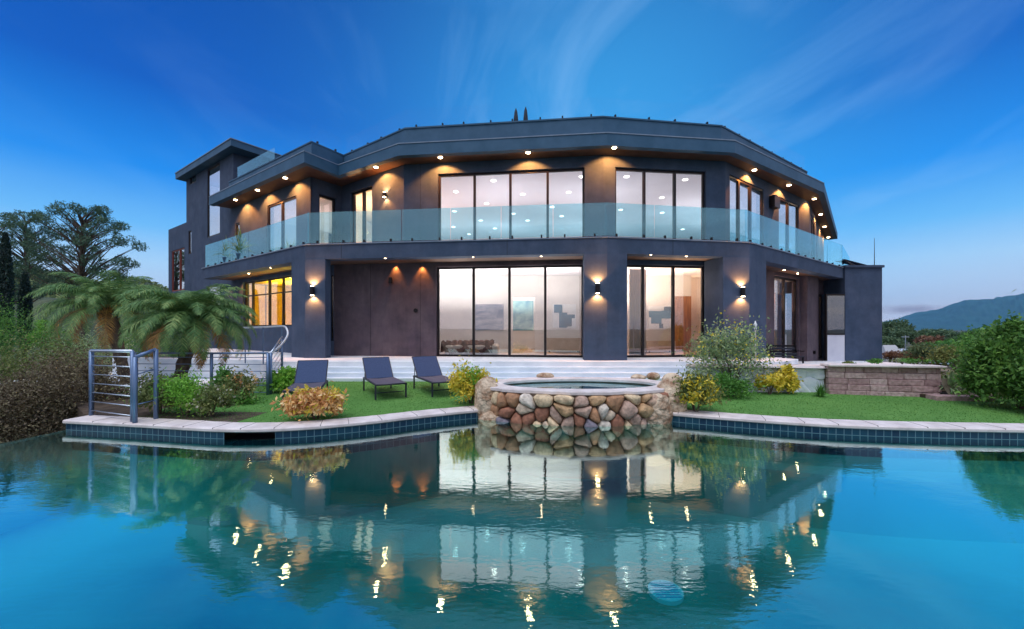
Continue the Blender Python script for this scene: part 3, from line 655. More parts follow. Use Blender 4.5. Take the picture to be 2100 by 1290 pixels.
for (a, b, z, lab) in ((1122, 1192, .62, 'pale low sideboard under the blue and white canvas behind the four panel door'), (1326, 1384, .5, 'pale low sideboard under the blue and white canvas behind the three panel door')):
    sb_ = empty('sideboard', (0, 0, 0)); mb = MB(); mb.box(GX(a, 17.0), GX(b, 17.0), 16.9, 17.4, ZT+.08, ZT+z); mb.build('cabinet', noisy('oak_pale', (.46, .36, .28), (.56, .45, .36), 3, 4, .6, .05), sb_, bevel=.01)
    m2 = MB()
    for xx in (GX(a, 17.0)+.08, GX(b, 17.0)-.12):
        for yy in (16.95, 17.3): m2.box(xx, xx+.05, yy, yy+.05, ZT, ZT+.08)
    m2.build('leg', M['black'], sb_); tag(sb_, lab, 'sideboard')
cu = MB()
for k in range(14):
    x = GX(1292, 15.0)+k*.045; cu.tube([(x, 15.0+.03*(k % 2), ZT+.03), (x, 15.0+.03*(k % 2), 4.2)], .028, 6)
tag(cu.build('curtain', noisy('peach_curtain', (.62, .40, .28), (.70, .48, .36), 2, 2, .9, .1), smooth=True), 'peach curtain gathered beside the central pillar', 'curtain')
wd = MB(); wd.box(7.05, 7.9, YB+.02, YB+.07, ZT, 3.4)
part(wd, 'inner_door', M['wood'])

# ------------------------------------------------------------------ terrace, steps, patio
tg = MB(); tg.prism([(-16.5, 20.5), (-7.6, 12.35), (8.4, 12.35), (9.6, 13.4), (8.6, 15.5), (3.3, 15.2), (-6.9, 16.2), (-13, 21.5)], .2, ZT)
tag(tg.build('terrace', M['terrace'], bevel=.015), kind='structure')
M['step'] = noisy('step_stone', (.60, .68, .78), (.78, .83, .90), 1.6, 7, .65, .2, 30, .01, stretch=(1, 1, 3))
for k, (y, z) in enumerate([(12.13, .80), (11.91, .65), (11.69, .52)]):
    st = MB(); st.box(-7.3-k*.12, 8.5, y, 12.348-.0005*k, .1, z); tag(st.build('terrace_step' , M['step'], bevel=.02), kind='structure')
rp_ = MB()   # ground behind the right-hand walls, falling to the patio
rp_.add([(4.7, 10.1, 1.0), (10.1, 9.6, .98), (11.8, 12.2, .86), (9.0, 12.4, .86), (15.2, 15.0, .62), (8.2, 15.5, .60), (16.9, 18.85, ZR), (9.5, 19, ZR)],
        [(0, 1, 2, 4, 3), (3, 4, 6, 7, 5)])
tag(rp_.build('patio', M['terrace']), kind='structure')

bk = MB(); gx_ = [10.02+.4*k for k in range(46)]; gy_ = [8.95, 9.1, 9.25, 9.4, 9.7, 10.1]+[10.6+.7*k for k in range(16)]
def bank_z(x, y):
    a = max(0, min(1, 1-(x-10.3)/2.2)); b = max(0, min(1, (y-9.05)/.5)); c = max(0, min(1, (20-y)/5))
    return .29+(.60*a*a*(3-2*a)*b*b*(3-2*b))*(.25+.75*c)+.04*math.sin(x*2.1+y*1.3)-(.6*max(0, x-16)/12)
bk.add([(x, y, bank_z(x, y)) for x in gx_ for y in gy_], [(i*len(gy_)+j, (i+1)*len(gy_)+j, (i+1)*len(gy_)+j+1, i*len(gy_)+j+1) for i in range(len(gx_)-1) for j in range(len(gy_)-1) if gx_[i] > 10.0+max(0, gy_[j+1]-9.6)*.95])
tag(bk.build('garden_bank', noisy('bank_soil', (.10, .085, .06), (.22, .19, .14), 2.5, 7, .95, .5, 12, .05), smooth=True), kind='structure')
# ------------------------------------------------------------------ pool
edge_l = [(-8.11, 7.27), (-6.36, 6.95), (-4.79, 6.66), (-3.70, 6.74), (-2.62, 7.17), (-1.71, 7.72), (-.66, 8.25), (.6, 8.7)]
edge_r = [(2.2, 8.6), (3.09, 7.95), (4.81, 7.20), (6.22, 6.83), (8.46, 6.61), (11.5, 6.45), (15, 6.4)]
EL = catmull([(x, y, 0) for x, y in edge_l], 8); ER = catmull([(x, y, 0) for x, y in edge_r], 8)
def strip(pts, z0, z1, name, m, lat0=0, lat1=0):
    """ribbon along pts; lat = lateral offset away from the water"""
    V = []; Fs = []; U = []
    acc = 0; n = len(pts)
    for i, p in enumerate(pts):
        d = (pts[min(i+1, n-1)]-pts[max(i-1, 0)]); d.z = 0; d.normalize(); nn = Vector((-d.y, d.x, 0))
        if i: acc += (pts[i]-pts[i-1]).length
        V += [tuple(p+nn*lat0+Vector((0, 0, z0))), tuple(p+nn*lat1+Vector((0, 0, z1)))]; U += [(acc, z0), (acc, z1 if z1 != z0 else z0+abs(lat1-lat0))]
    for i in range(n-1): Fs.append((2*i, 2*i+2, 2*i+3, 2*i+1))
    return V, Fs, U
def uvmesh(name, V, Fs, U, m, parent=None):
    me = bpy.data.meshes.new(name); me.from_pydata(V, [], Fs); me.update(); uv = me.uv_layers.new(name='UVMap')
    for l in me.loops: uv.data[l.index].uv = U[l.vertex_index]
    me.materials.append(m); o = bpy.data.objects.new(name, me); col.objects.link(o); o.parent = parent; return o
tm = mat('pool_tile', (.02, .07, .11), .3, 0, .25); nt = tm.node_tree
tcd = nd(nt, 'ShaderNodeUVMap'); br = nd(nt, 'ShaderNodeTexBrick'); br.offset = 0; br.inputs['Scale'].default_value = 1
br.inputs['Brick Width'].default_value = .12; br.inputs['Row Height'].default_value = .12; br.inputs['Mortar Size'].default_value = .006
br.inputs['Color1'].default_value = (.003, .035, .085, 1); br.inputs['Color2'].default_value = (.008, .075, .13, 1); br.inputs['Mortar'].default_value = (.16, .28, .34, 1); br.inputs['Bias'].default_value = 0
nt.links.new(tcd.outputs[0], br.inputs[0]); nt.links.new(br.outputs[0], nt.nodes['Principled BSDF'].inputs['Base Color'])
bp = nd(nt, 'ShaderNodeBump'); bp.inputs['Distance'].default_value = .004; bp.inputs['Strength'].default_value = .5; bp.invert = True
nt.links.new(br.outputs['Fac'], bp.inputs['Height']); nt.links.new(bp.outputs[0], nt.nodes['Principled BSDF'].inputs['Normal'])
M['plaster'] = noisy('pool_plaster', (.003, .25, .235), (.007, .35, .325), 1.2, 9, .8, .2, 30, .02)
nt = M['plaster'].node_tree; p_ = nt.nodes['Principled BSDF']; src_ = p_.inputs['Base Color'].links[0].from_socket   # sky reflection painted in: plaster colour turns paler toward both sides of the pool
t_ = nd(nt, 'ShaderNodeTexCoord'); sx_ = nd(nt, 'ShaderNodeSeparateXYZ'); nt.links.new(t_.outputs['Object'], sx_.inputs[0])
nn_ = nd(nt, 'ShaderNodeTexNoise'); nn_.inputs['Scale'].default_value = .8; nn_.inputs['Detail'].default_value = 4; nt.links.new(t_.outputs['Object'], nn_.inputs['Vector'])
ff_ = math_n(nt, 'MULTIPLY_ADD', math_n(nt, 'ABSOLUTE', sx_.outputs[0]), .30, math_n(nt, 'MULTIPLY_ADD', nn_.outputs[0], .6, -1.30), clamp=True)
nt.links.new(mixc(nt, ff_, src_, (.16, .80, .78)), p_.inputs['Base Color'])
# the skimmer mouth: tile band is split around it
def sub(pts, x0, x1): return [p for p in pts if x0 <= p.x <= x1]
cx0, cx1 = -4.70, -4.02
for pts in (sub(EL, -99, cx0), sub(EL, cx1, 99), ER):
    V, Fs, U = strip(pts, -.24, .24, '', None); tag(uvmesh('pool_tile_band', V, Fs, U, tm), kind='structure')
sm_ = sub(EL, cx0-.12, cx1+.12)
V, Fs, U = strip(sm_, -.24, .10, '', None); tag(uvmesh('pool_tile_band', V, Fs, U, tm), kind='structure')
sk = MB(); q0, q1 = sm_[0], sm_[-1]
sk.slab(q0.xy, q1.xy, .45, .5, -.24, .24); sk.slab(q0.xy, q1.xy, 0.01, .45, .235, .24); sk.slab(q0.xy, q1.xy, 0.01, .45, .05, .09)
tag(sk.build('skimmer_opening', mat('dark_recess', (.015, .008, .012), .6)), 'dark skimmer opening in the tiled pool edge', 'skimmer')
for pts in (EL, ER):     # coping: rounded nose, top and back face
    prof = [(.02, .235), (-.035, .24), (-.05, .255), (-.05, .29), (-.035, .305), (.0, .31), (.36, .315), (.37, .2)]
    V = []; Fs = []; n = len(pts); k = len(prof)
    for i, p in enumerate(pts):
        d = (pts[min(i+1, n-1)]-pts[max(i-1, 0)]); d.normalize(); nn = Vector((-d.y, d.x, 0))
        j = .012*math.sin(i*2.3)
        for (a, z) in prof: V.append(tuple(p+nn*(a+(j if a > .3 else 0))+Vector((0, 0, z))))
    for i in range(n-1):
        for a in range(k-1): Fs.append((i*k+a, (i+1)*k+a, (i+1)*k+a+1, i*k+a+1))
    mb = MB(); mb.add(V, Fs); o = mb.build('pool_coping', M['coping']); tag(o, kind='structure')
# joints of the coping flagstones
jm = mat('joint_grout', (.16, .14, .14), .9)
jb = MB()
for pts in (EL, ER):
    acc = 0; nxt = .45
    for i in range(1, len(pts)):
        acc += (pts[i]-pts[i-1]).length
        if acc > nxt:
            nxt = acc+random.uniform(.42, .66); d = (pts[i]-pts[i-1]).normalized(); nn = Vector((-d.y, d.x, 0)); p = pts[i]
            a, b = p+nn*-.048-d*.004, p+nn*.36-d*.004
            jb.hexa([(a.x, a.y, .26), ((a+d*.008).x, (a+d*.008).y, .26), ((b+d*.008).x, (b+d*.008).y, .26), (b.x, b.y, .26)],
                    [(a.x, a.y, .312), ((a+d*.008).x, (a+d*.008).y, .312), ((b+d*.008).x, (b+d*.008).y, .3175), (b.x, b.y, .3175)])
tag(jb.build('coping_joints', jm), kind='structure')
# water
watpoly = [p.xy for p in EL]+[p.xy for p in ER]+[Vector((16, -6)), Vector((-11.2, -6)), Vector((-11.1, -2)), Vector((-8.24, 6.3))]
wp = MB(); wp.add([(p.x, p.y, ZW) for p in watpoly], [tuple(reversed(range(len(watpoly))))])
wm_ = bpy.data.materials.new('pool_water'); wm_.use_nodes = True; nt = wm_.node_tree; nt.nodes.clear()
o_ = nd(nt, 'ShaderNodeOutputMaterial'); tr_ = nd(nt, 'ShaderNodeBsdfTransparent'); tr_.inputs[0].default_value = (.50, .98, .98, 1)
g_ = nd(nt, 'ShaderNodeBsdfGlossy'); g_.inputs['Roughness'].default_value = .015; g_.inputs[0].default_value = (.80, 1.0, .95, 1)
fac = math_n(nt, 'MULTIPLY_ADD', schlick(nt), 1.2, .40, clamp=True)
tcw = nd(nt, 'ShaderNodeTexCoord')
mw = nd(nt, 'ShaderNodeMapping'); mw.inputs['Scale'].default_value = (.75, 1.5, 1); nt.links.new(tcw.outputs['Object'], mw.inputs[0])
na = nd(nt, 'ShaderNodeTexNoise'); na.inputs['Scale'].default_value = 2.2; na.inputs['Detail'].default_value = 3; na.inputs['Roughness'].default_value = .5; nt.links.new(mw.outputs[0], na.inputs['Vector'])
nb = nd(nt, 'ShaderNodeTexNoise'); nb.inputs['Scale'].default_value = 15; nb.inputs['Detail'].default_value = 3; nt.links.new(mw.outputs[0], nb.inputs['Vector'])
nc = nd(nt, 'ShaderNodeTexNoise'); nc.inputs['Scale'].default_value = .35; nc.inputs['Detail'].default_value = 1; nt.links.new(tcw.outputs['Object'], nc.inputs['Vector'])
patch = ramp(nt, [(.36, (.25, .25, .25)), (.66, (1, 1, 1))], nc.outputs[0])
hgt = math_n(nt, 'MULTIPLY', math_n(nt, 'MULTIPLY_ADD', nb.outputs[0], .20, math_n(nt, 'MULTIPLY', na.outputs[0], .70)), patch.outputs[0])
bw_ = nd(nt, 'ShaderNodeBump'); bw_.inputs['Strength'].default_value = 1; bw_.inputs['Distance'].default_value = .0055; nt.links.new(hgt, bw_.inputs['Height'])
nt.links.new(bw_.outputs[0], g_.inputs['Normal'])
mx_ = nd(nt, 'ShaderNodeMixShader'); nt.links.new(fac, mx_.inputs[0]); nt.links.new(tr_.outputs[0], mx_.inputs[1]); nt.links.new(g_.outputs[0], mx_.inputs[2]); nt.links.new(mx_.outputs[0], o_.inputs[0])
tag(wp.build('pool_water', wm_), kind='structure')
# basin
bs = MB(); n = len(watpoly)
bs.add([(p.x, p.y, -1.35) for p in watpoly], [tuple(range(n))])
bs.add([(p.x, p.y, -.24) for p in watpoly]+[(p.x, p.y, -1.35) for p in watpoly], [(i, (i+1) % n, n+(i+1) % n, n+i) for i in range(n)])
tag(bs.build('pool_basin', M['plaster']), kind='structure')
# floor drain: a pale blue round cover
dm = mat('drain_cover', (.08, .80, 1.0), .5); dx, dy = GX(1365, 4.98), 4.98
dr = empty('pool_drain', (dx, dy, -1.35)); mb = MB()
disc(mb, (0, 0, .05), .21, .05, 28); mb.build('cover', dm, dr)
mb = MB()
for k in range(-3, 4): mb.box(-.15, .15, k*.045-.006, k*.045+.006, .05, .056)
mb.build('grate', mat('drain_slots', (.02, .40, .75), .6), dr)
tag(dr, 'round bright blue drain cover on the pool floor', 'pool drain')
# submerged bench ledge seen as a paler arc near the tiles
lg = MB()
Lp = [(p.x, p.y) for p in ER]; Lq = [(p.x+.0, p.y-.55) for p in ER]
nb_ = len(ER); lg.add([(p.x, p.y, -.45) for p in ER]+[(p.x, p.y-.5, -.45) for p in ER]+[(p.x, p.y-.5, -1.35) for p in ER], [(i, i+1, nb_+i+1, nb_+i) for i in range(nb_-1)]+[(nb_+i, nb_+i+1, 2*nb_+i+1, 2*nb_+i) for i in range(nb_-1)])
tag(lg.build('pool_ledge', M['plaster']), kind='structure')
# far lip of the vanishing edge
vl_ = MB(); vl_.slab((-11.1, -2), (-8.24, 6.3), -.02, -.22, -.6, ZW-.012); vl_.slab((-8.24, 6.3), (-8.16, 7.3), -.02, -.2, -.6, ZW-.012)
tag(vl_.build('vanishing_edge', M['coping']), kind='structure')

# ------------------------------------------------------------------ lawn and ground
def lawn_z(x, y): return ZL+.12*max(0, min(1, (y-7.8)/3.7))
outer = [p for p in EL if p.x < .4]; right = [p for p in ER if p.x > 2.3]
def offs(pts, t):
    out = []
    for i, p in enumerate(pts):
        d = (pts[min(i+1, len(pts)-1)]-pts[max(i-1, 0)]); d.normalize(); out.append(p+Vector((-d.y, d.x, 0))*t)
    return out
lo = offs(outer, .33)+offs(right, .33)
gm = noisy('turf', (.085, .23, .045), (.125, .30, .065), 1.4, 8, .9, .6, 120, .02, .3, .7)
gl = MB(); V = []; Fs = []; rows = 14
lo = [p for p in lo if p.x > -7.2]
for p in lo:
    yb = 12.0 if p.x < 4.6 else 10.0
    for j in range(rows+1):
        y = p.y+(yb-p.y)*j/rows; V.append((p.x, y, lawn_z(p.x, y)))
for i in range(len(lo)-1):
    for j in range(rows): Fs.append((i*(rows+1)+j, (i+1)*(rows+1)+j, (i+1)*(rows+1)+j+1, i*(rows+1)+j+1))
gl.add(V, Fs); tag(gl.build('lawn', gm, smooth=True), kind='structure')

def quads(name, C, U_, V_, mat_, parent=None):
    """leaf-shaped quads: centres C, half-length vectors U_, half-width vectors V_"""
    n = len(C); co = np.empty((n, 4, 3), np.float32)
    co[:, 0] = C-U_; co[:, 1] = C+V_-U_*.15; co[:, 2] = C+U_; co[:, 3] = C-V_-U_*.15
    me = bpy.data.meshes.new(name); me.vertices.add(4*n); me.vertices.foreach_set('co', co.ravel())
    me.loops.add(4*n); me.loops.foreach_set('vertex_index', np.arange(4*n, dtype=np.int32))
    me.polygons.add(n); me.polygons.foreach_set('loop_start', np.arange(0, 4*n, 4, dtype=np.int32))
    me.update(calc_edges=True); me.materials.append(mat_)
    o = bpy.data.objects.new(name, me); col.objects.link(o)
    if parent: o.parent = parent
    return o
def unit(v): return v/np.maximum(np.linalg.norm(v, axis=1, keepdims=True), 1e-9)
def leaf_cloud(name, pts, L, Wd, m, parent=None, up=.2, outward=None):
    n = len(pts); d = unit(rng.normal(size=(n, 3))+np.array([0, 0, up])+(0 if outward is None else outward))
    r = unit(np.cross(d, rng.normal(size=(n, 3)))); sc = rng.uniform(.6, 1.25, (n, 1))
    return quads(name, pts, d*L*sc*.5, r*Wd*sc*.5, m, parent)

# mown blades
nb = 70000
bx = rng.uniform(-7, 12, nb); by = rng.uniform(6.7, 12.0, nb)
lox = np.array([p.x for p in lo]); loy = np.array([p.y for p in lo]); yl = np.interp(bx, lox, loy)
ok = (by > yl+.03) & (by < np.where(bx < 4.6, 11.72, 9.85)); ok &= ~(((bx-1.47)/2.25)**2+((by-8.75)/1.35)**2 < 1)
bx, by = bx[ok], by[ok]; bz = ZL+.12*np.clip((by-7.8)/3.7, 0, 1)
C = np.stack([bx, by, bz+.007], 1); U_ = np.stack([rng.normal(0, .006, len(bx)), rng.normal(0, .006, len(bx)), np.full(len(bx), .010)], 1); V_ = np.stack([rng.normal(0, .004, len(bx)), rng.normal(0, .004, len(bx)), np.zeros(len(bx))], 1)
tag(quads('grass', C, U_, V_, leafmat('blade', [(.085, .23, .045), (.13, .31, .07)], .7, .2)), 'short mown green turf around the spa', 'grass', kind='stuff')

# ground sheet to the horizon (pit under the pool)
def gz(x, y):
    r = math.hypot(x, y)
    z = .1
    if x < -8.3: z = .1-min(2.2, (-8.3-x)*.45) if y < 14 else .1-min(1.0, (-8.3-x)*.1)
    if y > 24 or abs(x) > 26: z = .2 - .35*min(1, max(0, (r-26)/60))
    if x > 11 and y > 21: z = .1-min(3.2, (y-21)*.16)
    if -12.5 < x < 17 and y < 8.9 and y > -8: z = min(z, -2.2)
    return z
gs = MB(); xs = [-3550, -2500, -900, -300, -120, -60, -40, -26, -20, -16, -13, -12.4, -11, -9.5, -8.4, -8, -6, 0, 6, 12, 16.9, 17.1, 20, 26, 40, 60, 120, 300, 900, 2500, 3550]
ysn = [-3550, -1500, -300, -60, -20, -8.2, -7.9, -3, 2, 5, 7, 8.85, 8.95, 10, 12, 14, 17, 20, 25, 30, 40, 60, 120, 300, 900, 2500, 3550]
V = [(x, y, gz(x, y)) for x in xs for y in ysn]; Fs = [(i*len(ysn)+j, (i+1)*len(ysn)+j, (i+1)*len(ysn)+j+1, i*len(ysn)+j+1) for i in range(len(xs)-1) for j in range(len(ysn)-1)]
gs.add(V, Fs); tag(gs.build('ground', noisy('dry_ground', (.055, .06, .035), (.12, .105, .07), .4, 8, .95, .4, 5, .1)), kind='structure')
# bed of soil under the left planting and left paving
sb = MB(); sb.prism([(-8.3, 7.75), (-6.9, 7.35), (-4.9, 7.05), (-4.75, 9.3), (-6.2, 9.9), (-9.5, 11.7), (-10.5, 9.5)], .1, .305); tag(sb.build('planting_bed_soil', M['soil']), kind='structure')
pv = MB(); pv.prism([(-16, 12.2), (-10.3, 9.9), (-6.2, 10.0), (-6.0, 11.9), (-7.4, 13.5), (-14.5, 19)], .05, .33); tag(pv.build('left_paving', M['terrace']), kind='structure')
wl_ = MB(); wl_.slab((-13.6, 13.6), (-7.45, 12.6), 0, .3, .2, .98); tag(wl_.build('white_garden_wall', M['step'], bevel=.02), 'low pale wall behind the palms, left of the terrace', 'garden wall')

# ------------------------------------------------------------------ rubble masonry
def clip_cell(c, pts, bounds):
    x0, x1, y0, y1 = bounds; poly = [(x0, y0), (x1, y0), (x1, y1), (x0, y1)]
    for q in pts:
        if q is c: continue
        dx, dy = q[0]-c[0], q[1]-c[1]
        if dx*dx+dy*dy > 1.2: continue
        mx, my = (q[0]+c[0])/2, (q[1]+c[1])/2; out = []
        for i in range(len(poly)):
            a, b = poly[i], poly[(i+1) % len(poly)]
            da = (a[0]-mx)*dx+(a[1]-my)*dy; db = (b[0]-mx)*dx+(b[1]-my)*dy
            if da <= 0: out.append(a)
            if (da < 0 < db) or (db < 0 < da):
                t = da/(da-db); out.append((a[0]+(b[0]-a[0])*t, a[1]+(b[1]-a[1])*t))
        poly = out
        if len(poly) < 3: return None
    return poly
def chaikin(p, k=2):
    for _ in range(k):
        q = []
        for i in range(len(p)):
            a, b = p[i], p[(i+1) % len(p)]
            q += [(a[0]*.78+b[0]*.22, a[1]*.78+b[1]*.22), (a[0]*.22+b[0]*.78, a[1]*.22+b[1]*.78)]
        p = q
    return p
def rubble(mb, width, z0, z1, mapf, cell=.24, depth=.085, seed=3):
    rr = random.Random(seed); pts = []
    y = z0+cell*.4; row = 0
    while y < z1+.05:
        x = rr.uniform(0, cell)
        while x < width:
            pts.append((x+rr.uniform(-.3, .3)*cell, y+rr.uniform(-.32, .32)*cell)); x += cell*rr.choice((.62, .8, 1.05, 1.3, 1.5))
        y += cell*rr.uniform(.62, .95); row += 1
    for c in pts:
        p = clip_cell(c, pts, (0, width, z0, z1))
        if not p: continue
        cx = sum(a[0] for a in p)/len(p); cy = sum(a[1] for a in p)/len(p)
        p = chaikin(p, 1 if rr.random() < .85 else 2); n = len(p); dp = depth*rr.uniform(.6, 1.25)
        rings = [(.955, -.02), (.955, dp*.35), (.88, dp*.72), (.68, dp*.95), (.34, dp*1.04)]; tlx, tly = rr.uniform(-.15, .15), rr.uniform(-.15, .15)
        V = []
        for (sc_, dd) in rings:
            for (a, b) in p:
                u, w = cx+(a-cx)*sc_, cy+(b-cy)*sc_
                jit = rr.uniform(-.008, .008) if sc_ < .88 else 0
                V.append(mapf(u, w, dd+jit+((u-cx)*tlx+(w-cy)*tly if dd > 0 else 0)))
        V.append(mapf(cx, cy, dp*1.1))
        Fs = []
        for r_ in range(len(rings)-1):
            for i in range(n): Fs.append((r_*n+i, r_*n+(i+1) % n, (r_+1)*n+(i+1) % n, (r_+1)*n+i))
        for i in range(n): Fs.append(((len(rings)-1)*n+i, (len(rings)-1)*n+(i+1) % n, len(rings)*n))
        mb.add(V, Fs)
stm = mat('river_stone', (.4, .3, .25), .62, 0, .4); nt = stm.node_tree; g = nd(nt, 'ShaderNodeNewGeometry')
rr_ = ramp(nt, [(0, (.50, .27, .15)), (.12, (.72, .58, .44)), (.24, (.36, .16, .10)), (.36, (.80, .72, .62)), (.48, (.62, .40, .22)), (.58, (.24, .22, .27)), (.66, (.80, .62, .40)), (.78, (.55, .38, .30)), (.88, (.82, .74, .66)), (.95, (.66, .45, .32))], g.outputs['Random Per Island'], 'CONSTANT')
tt = nd(nt, 'ShaderNodeTexCoord'); n_1 = nd(nt, 'ShaderNodeTexNoise'); n_1.inputs['Scale'].default_value = 9; n_1.inputs['Detail'].default_value = 8; n_1.inputs['Roughness'].default_value = .65; nt.links.new(tt.outputs['Object'], n_1.inputs['Vector'])
rv = ramp(nt, [(.3, (.45, .42, .42)), (.55, (1, 1, 1)), (.75, (1.4, 1.35, 1.3))], n_1.outputs[0]); nt.links.new(mixc(nt, 1.0, rr_.outputs[0], rv.outputs[0], 'MULTIPLY'), nt.nodes['Principled BSDF'].inputs['Base Color'])
bb = nd(nt, 'ShaderNodeBump'); bb.inputs['Distance'].default_value = .05; bb.inputs['Strength'].default_value = .9; nt.links.new(n_1.outputs[0], bb.inputs['Height']); nt.links.new(bb.outputs[0], nt.nodes['Principled BSDF'].inputs['Normal'])
M['stone'] = stm
M['boulder'] = noisy('boulder_rock', (.30, .17, .10), (.76, .62, .46), 4.5, 10, .8, 1.0, 11, .09, .36, .60)
M['mortar'] = noisy('mortar', (.10, .07, .055), (.19, .14, .11), 8, 5, .95, .4, 40)

# ------------------------------------------------------------------ spa
SX, SY, RX, RY = 1.47, 8.75, 2.08, 1.16
spa = tag(empty('stone_spa', (SX, SY, 0)), 'raised oval spa clad in brown and cream river stones, at the pool edge', 'spa')
def ell(a, rx, ry): return (rx*math.cos(a), ry*math.sin(a))
Nn = 400; arc = [0]
for i in range(1, Nn+1):
    p, q = ell(2*math.pi*(i-1)/Nn, RX, RY), ell(2*math.pi*i/Nn, RX, RY); arc.append(arc[-1]+math.hypot(p[0]-q[0], p[1]-q[1]))
def smap(u, w, dd):
    t = np.interp(u, arc, np.linspace(0, 2*math.pi, Nn+1)); x, y = ell(t, RX, RY); nx, ny = math.cos(t)/RX, math.sin(t)/RY; l = math.hypot(nx, ny)
    return (x+nx/l*dd, y+ny/l*dd, w)
mb = MB(); rubble(mb, arc[-1], -.16, .70, smap, .29, .13, 11); o = mb.build('stone_facing', M['stone'], spa, smooth=True)
mb = MB(); n = 64
def ring(mb, r0, r1, z0, z1, n=72, jit=0):
    V = []
    for k in range(n):
        a = 2*math.pi*k/n; j = random.uniform(-jit, jit)
        for (r_, z) in ((r0, z0), (r1, z0), (r1, z1), (r0, z1)):
            jj = j if r_ is r1 else 0
            V.append((math.cos(a)*(r_[0]+jj), math.sin(a)*(r_[1]+jj), z))
    Fs = []
    for k in range(n):
        k2 = (k+1) % n
        for a in range(4): b = (a+1) % 4; Fs.append((k*4+a, k*4+b, k2*4+b, k2*4+a))
    mb.add(V, Fs)
ring(mb, (RX-.4, RY-.34), (RX-.01, RY-.01), -.9, .70); mb.build('core', M['mortar'], spa)
mb = MB(); ring(mb, (RX-.42, RY-.36), (RX+.05, RY+.05), .70, .765, 72, .06); mb.build('rim', M['coping'], spa, bevel=.012)
wmat2 = glass('spa_water', (.7, .97, .98), 1.0, .10, (.85, .97, 1), .02, .03)
mb = MB(); disc(mb, (0, 0, .68), 1, .002, 48)
mb.v = [(x*(RX-.405), y*(RY-.345), z) for x, y, z in mb.v]; mb.build('water', wmat2, spa)
mb = MB(); disc(mb, (0, 0, .42), 1, .02, 48); mb.v = [(x*(RX-.405), y*(RY-.345), z) for x, y, z in mb.v]; mb.build('basin', noisy('spa_plaster', (.12, .62, .66), (.45, .85, .85), 5, 6, .7, .2), spa)
def boulder(mb, c, r, seed, n=14):
    rr = np.random.default_rng(seed); ks = rr.normal(size=(7, 3)); ks /= np.linalg.norm(ks, axis=1)[:, None]; am = rr.uniform(.66, .98, 7)
    V = []
    for i in range(n+1):
        th_ = math.pi*i/n
        for j in range(2*n):
            ph = math.pi*j/n; d = np.array([math.sin(th_)*math.cos(ph), math.sin(th_)*math.sin(ph), math.cos(th_)])
            rad = 1.0
            for k_, a_ in zip(ks, am):
                dp = d@k_
                if dp > 0: rad = min(rad, a_/max(dp, .001)) if dp > .45 else rad
            rad *= 1+.04*math.sin(7*d[0]+seed)*math.sin(6*d[1]+2*d[2])
            V.append((c[0]+d[0]*rad*r[0], c[1]+d[1]*rad*r[1], c[2]+d[2]*rad*r[2]))
    Fs = [(i*2*n+j, i*2*n+(j+1) % (2*n), (i+1)*2*n+(j+1) % (2*n), (i+1)*2*n+j) for i in range(n) for j in range(2*n)]
    mb.add(V, Fs)
for (px, d, z, r, sd_) in [(998, 8.35, .46, (.30, .24, .50), 1), (1004, 8.9, .72, (.2, .2, .17), 2), (1374, 8.15, .46, (.34, .28, .50), 3), (1347, 7.85, .32, (.30, .20, .42), 4), (1378, 8.9, .78, (.22, .22, .20), 5),
                           (1010, 8.2, .08, (.3, .2, .22), 6), (1385, 8.1, .05, (.25, .2, .24), 8), (1340, 9.75, .80, (.16, .14, .10), 9), (1118, 9.85, .80, (.22, .12, .08), 10), (1310, 9.7, .78, (.2, .12, .08), 11)]:
    mb = MB(); boulder(mb, (GX(px, d)-SX, d-SY, z), r, sd_); mb.build('boulder', M['boulder'], spa, smooth=True)

# ------------------------------------------------------------------ garden walls
rw = MB()
def flat_map(A, B):
    A = Vector(A); B = Vector(B); u = (B-A).normalized(); nn = Vector((u.y, -u.x))
    return lambda s_, w, dd: (A.x+u.x*s_+nn.x*dd, A.y+u.y*s_+nn.y*dd, w)
A_, B_ = (4.6, 10.25), (7.85, 10.0)
whw = empty('white_retaining_wall', (0, 0, 0)); mb = MB(); mb.slab(A_, B_, 0, .35, .1, .98); mb.build('core', M['step'], whw)
mb = MB(); rubble(mb, (Vector(B_)-Vector(A_)).length, .15, .97, flat_map(A_, B_), .42, .035, 9); mb.build('stone_facing', noisy('white_rock', (.60, .68, .78), (.84, .88, .92), 2.2, 8, .8, .6, 12, .03), whw, smooth=True)
mb = MB(); mb.slab(A_, B_, -.06, .4, .97, 1.03); mb.build('wall_cap', M['coping'], whw, bevel=.01); tag(whw, 'white rendered stone retaining wall between the large shrub and the pink block wall', 'retaining wall')
bwall = empty('block_wall', (0, 0, 0)); bmat = mat('block_red', (.3, .16, .14), .9); nt = bmat.node_tree; g = nd(nt, 'ShaderNodeNewGeometry')
r1 = ramp(nt, [(0, (.34, .22, .22)), (.5, (.45, .31, .30)), (1, (.55, .42, .40))], g.outputs['Random Per Island']); tt = nd(nt, 'ShaderNodeTexCoord'); n_2 = nd(nt, 'ShaderNodeTexNoise'); n_2.inputs['Scale'].default_value = 14; n_2.inputs['Detail'].default_value = 6; nt.links.new(tt.outputs['Object'], n_2.inputs['Vector'])
r2 = ramp(nt, [(.3, (.7, .65, .66)), (.7, (1.15, 1.15, 1.2))], n_2.outputs[0]); nt.links.new(mixc(nt, 1.0, r1.outputs[0], r2.outputs[0], 'MULTIPLY'), nt.nodes['Principled BSDF'].inputs['Base Color'])
b2 = nd(nt, 'ShaderNodeBump'); b2.inputs['Distance'].default_value = .03; nt.links.new(n_2.outputs[0], b2.inputs['Height']); nt.links.new(b2.outputs[0], nt.nodes['Principled BSDF'].inputs['Normal'])
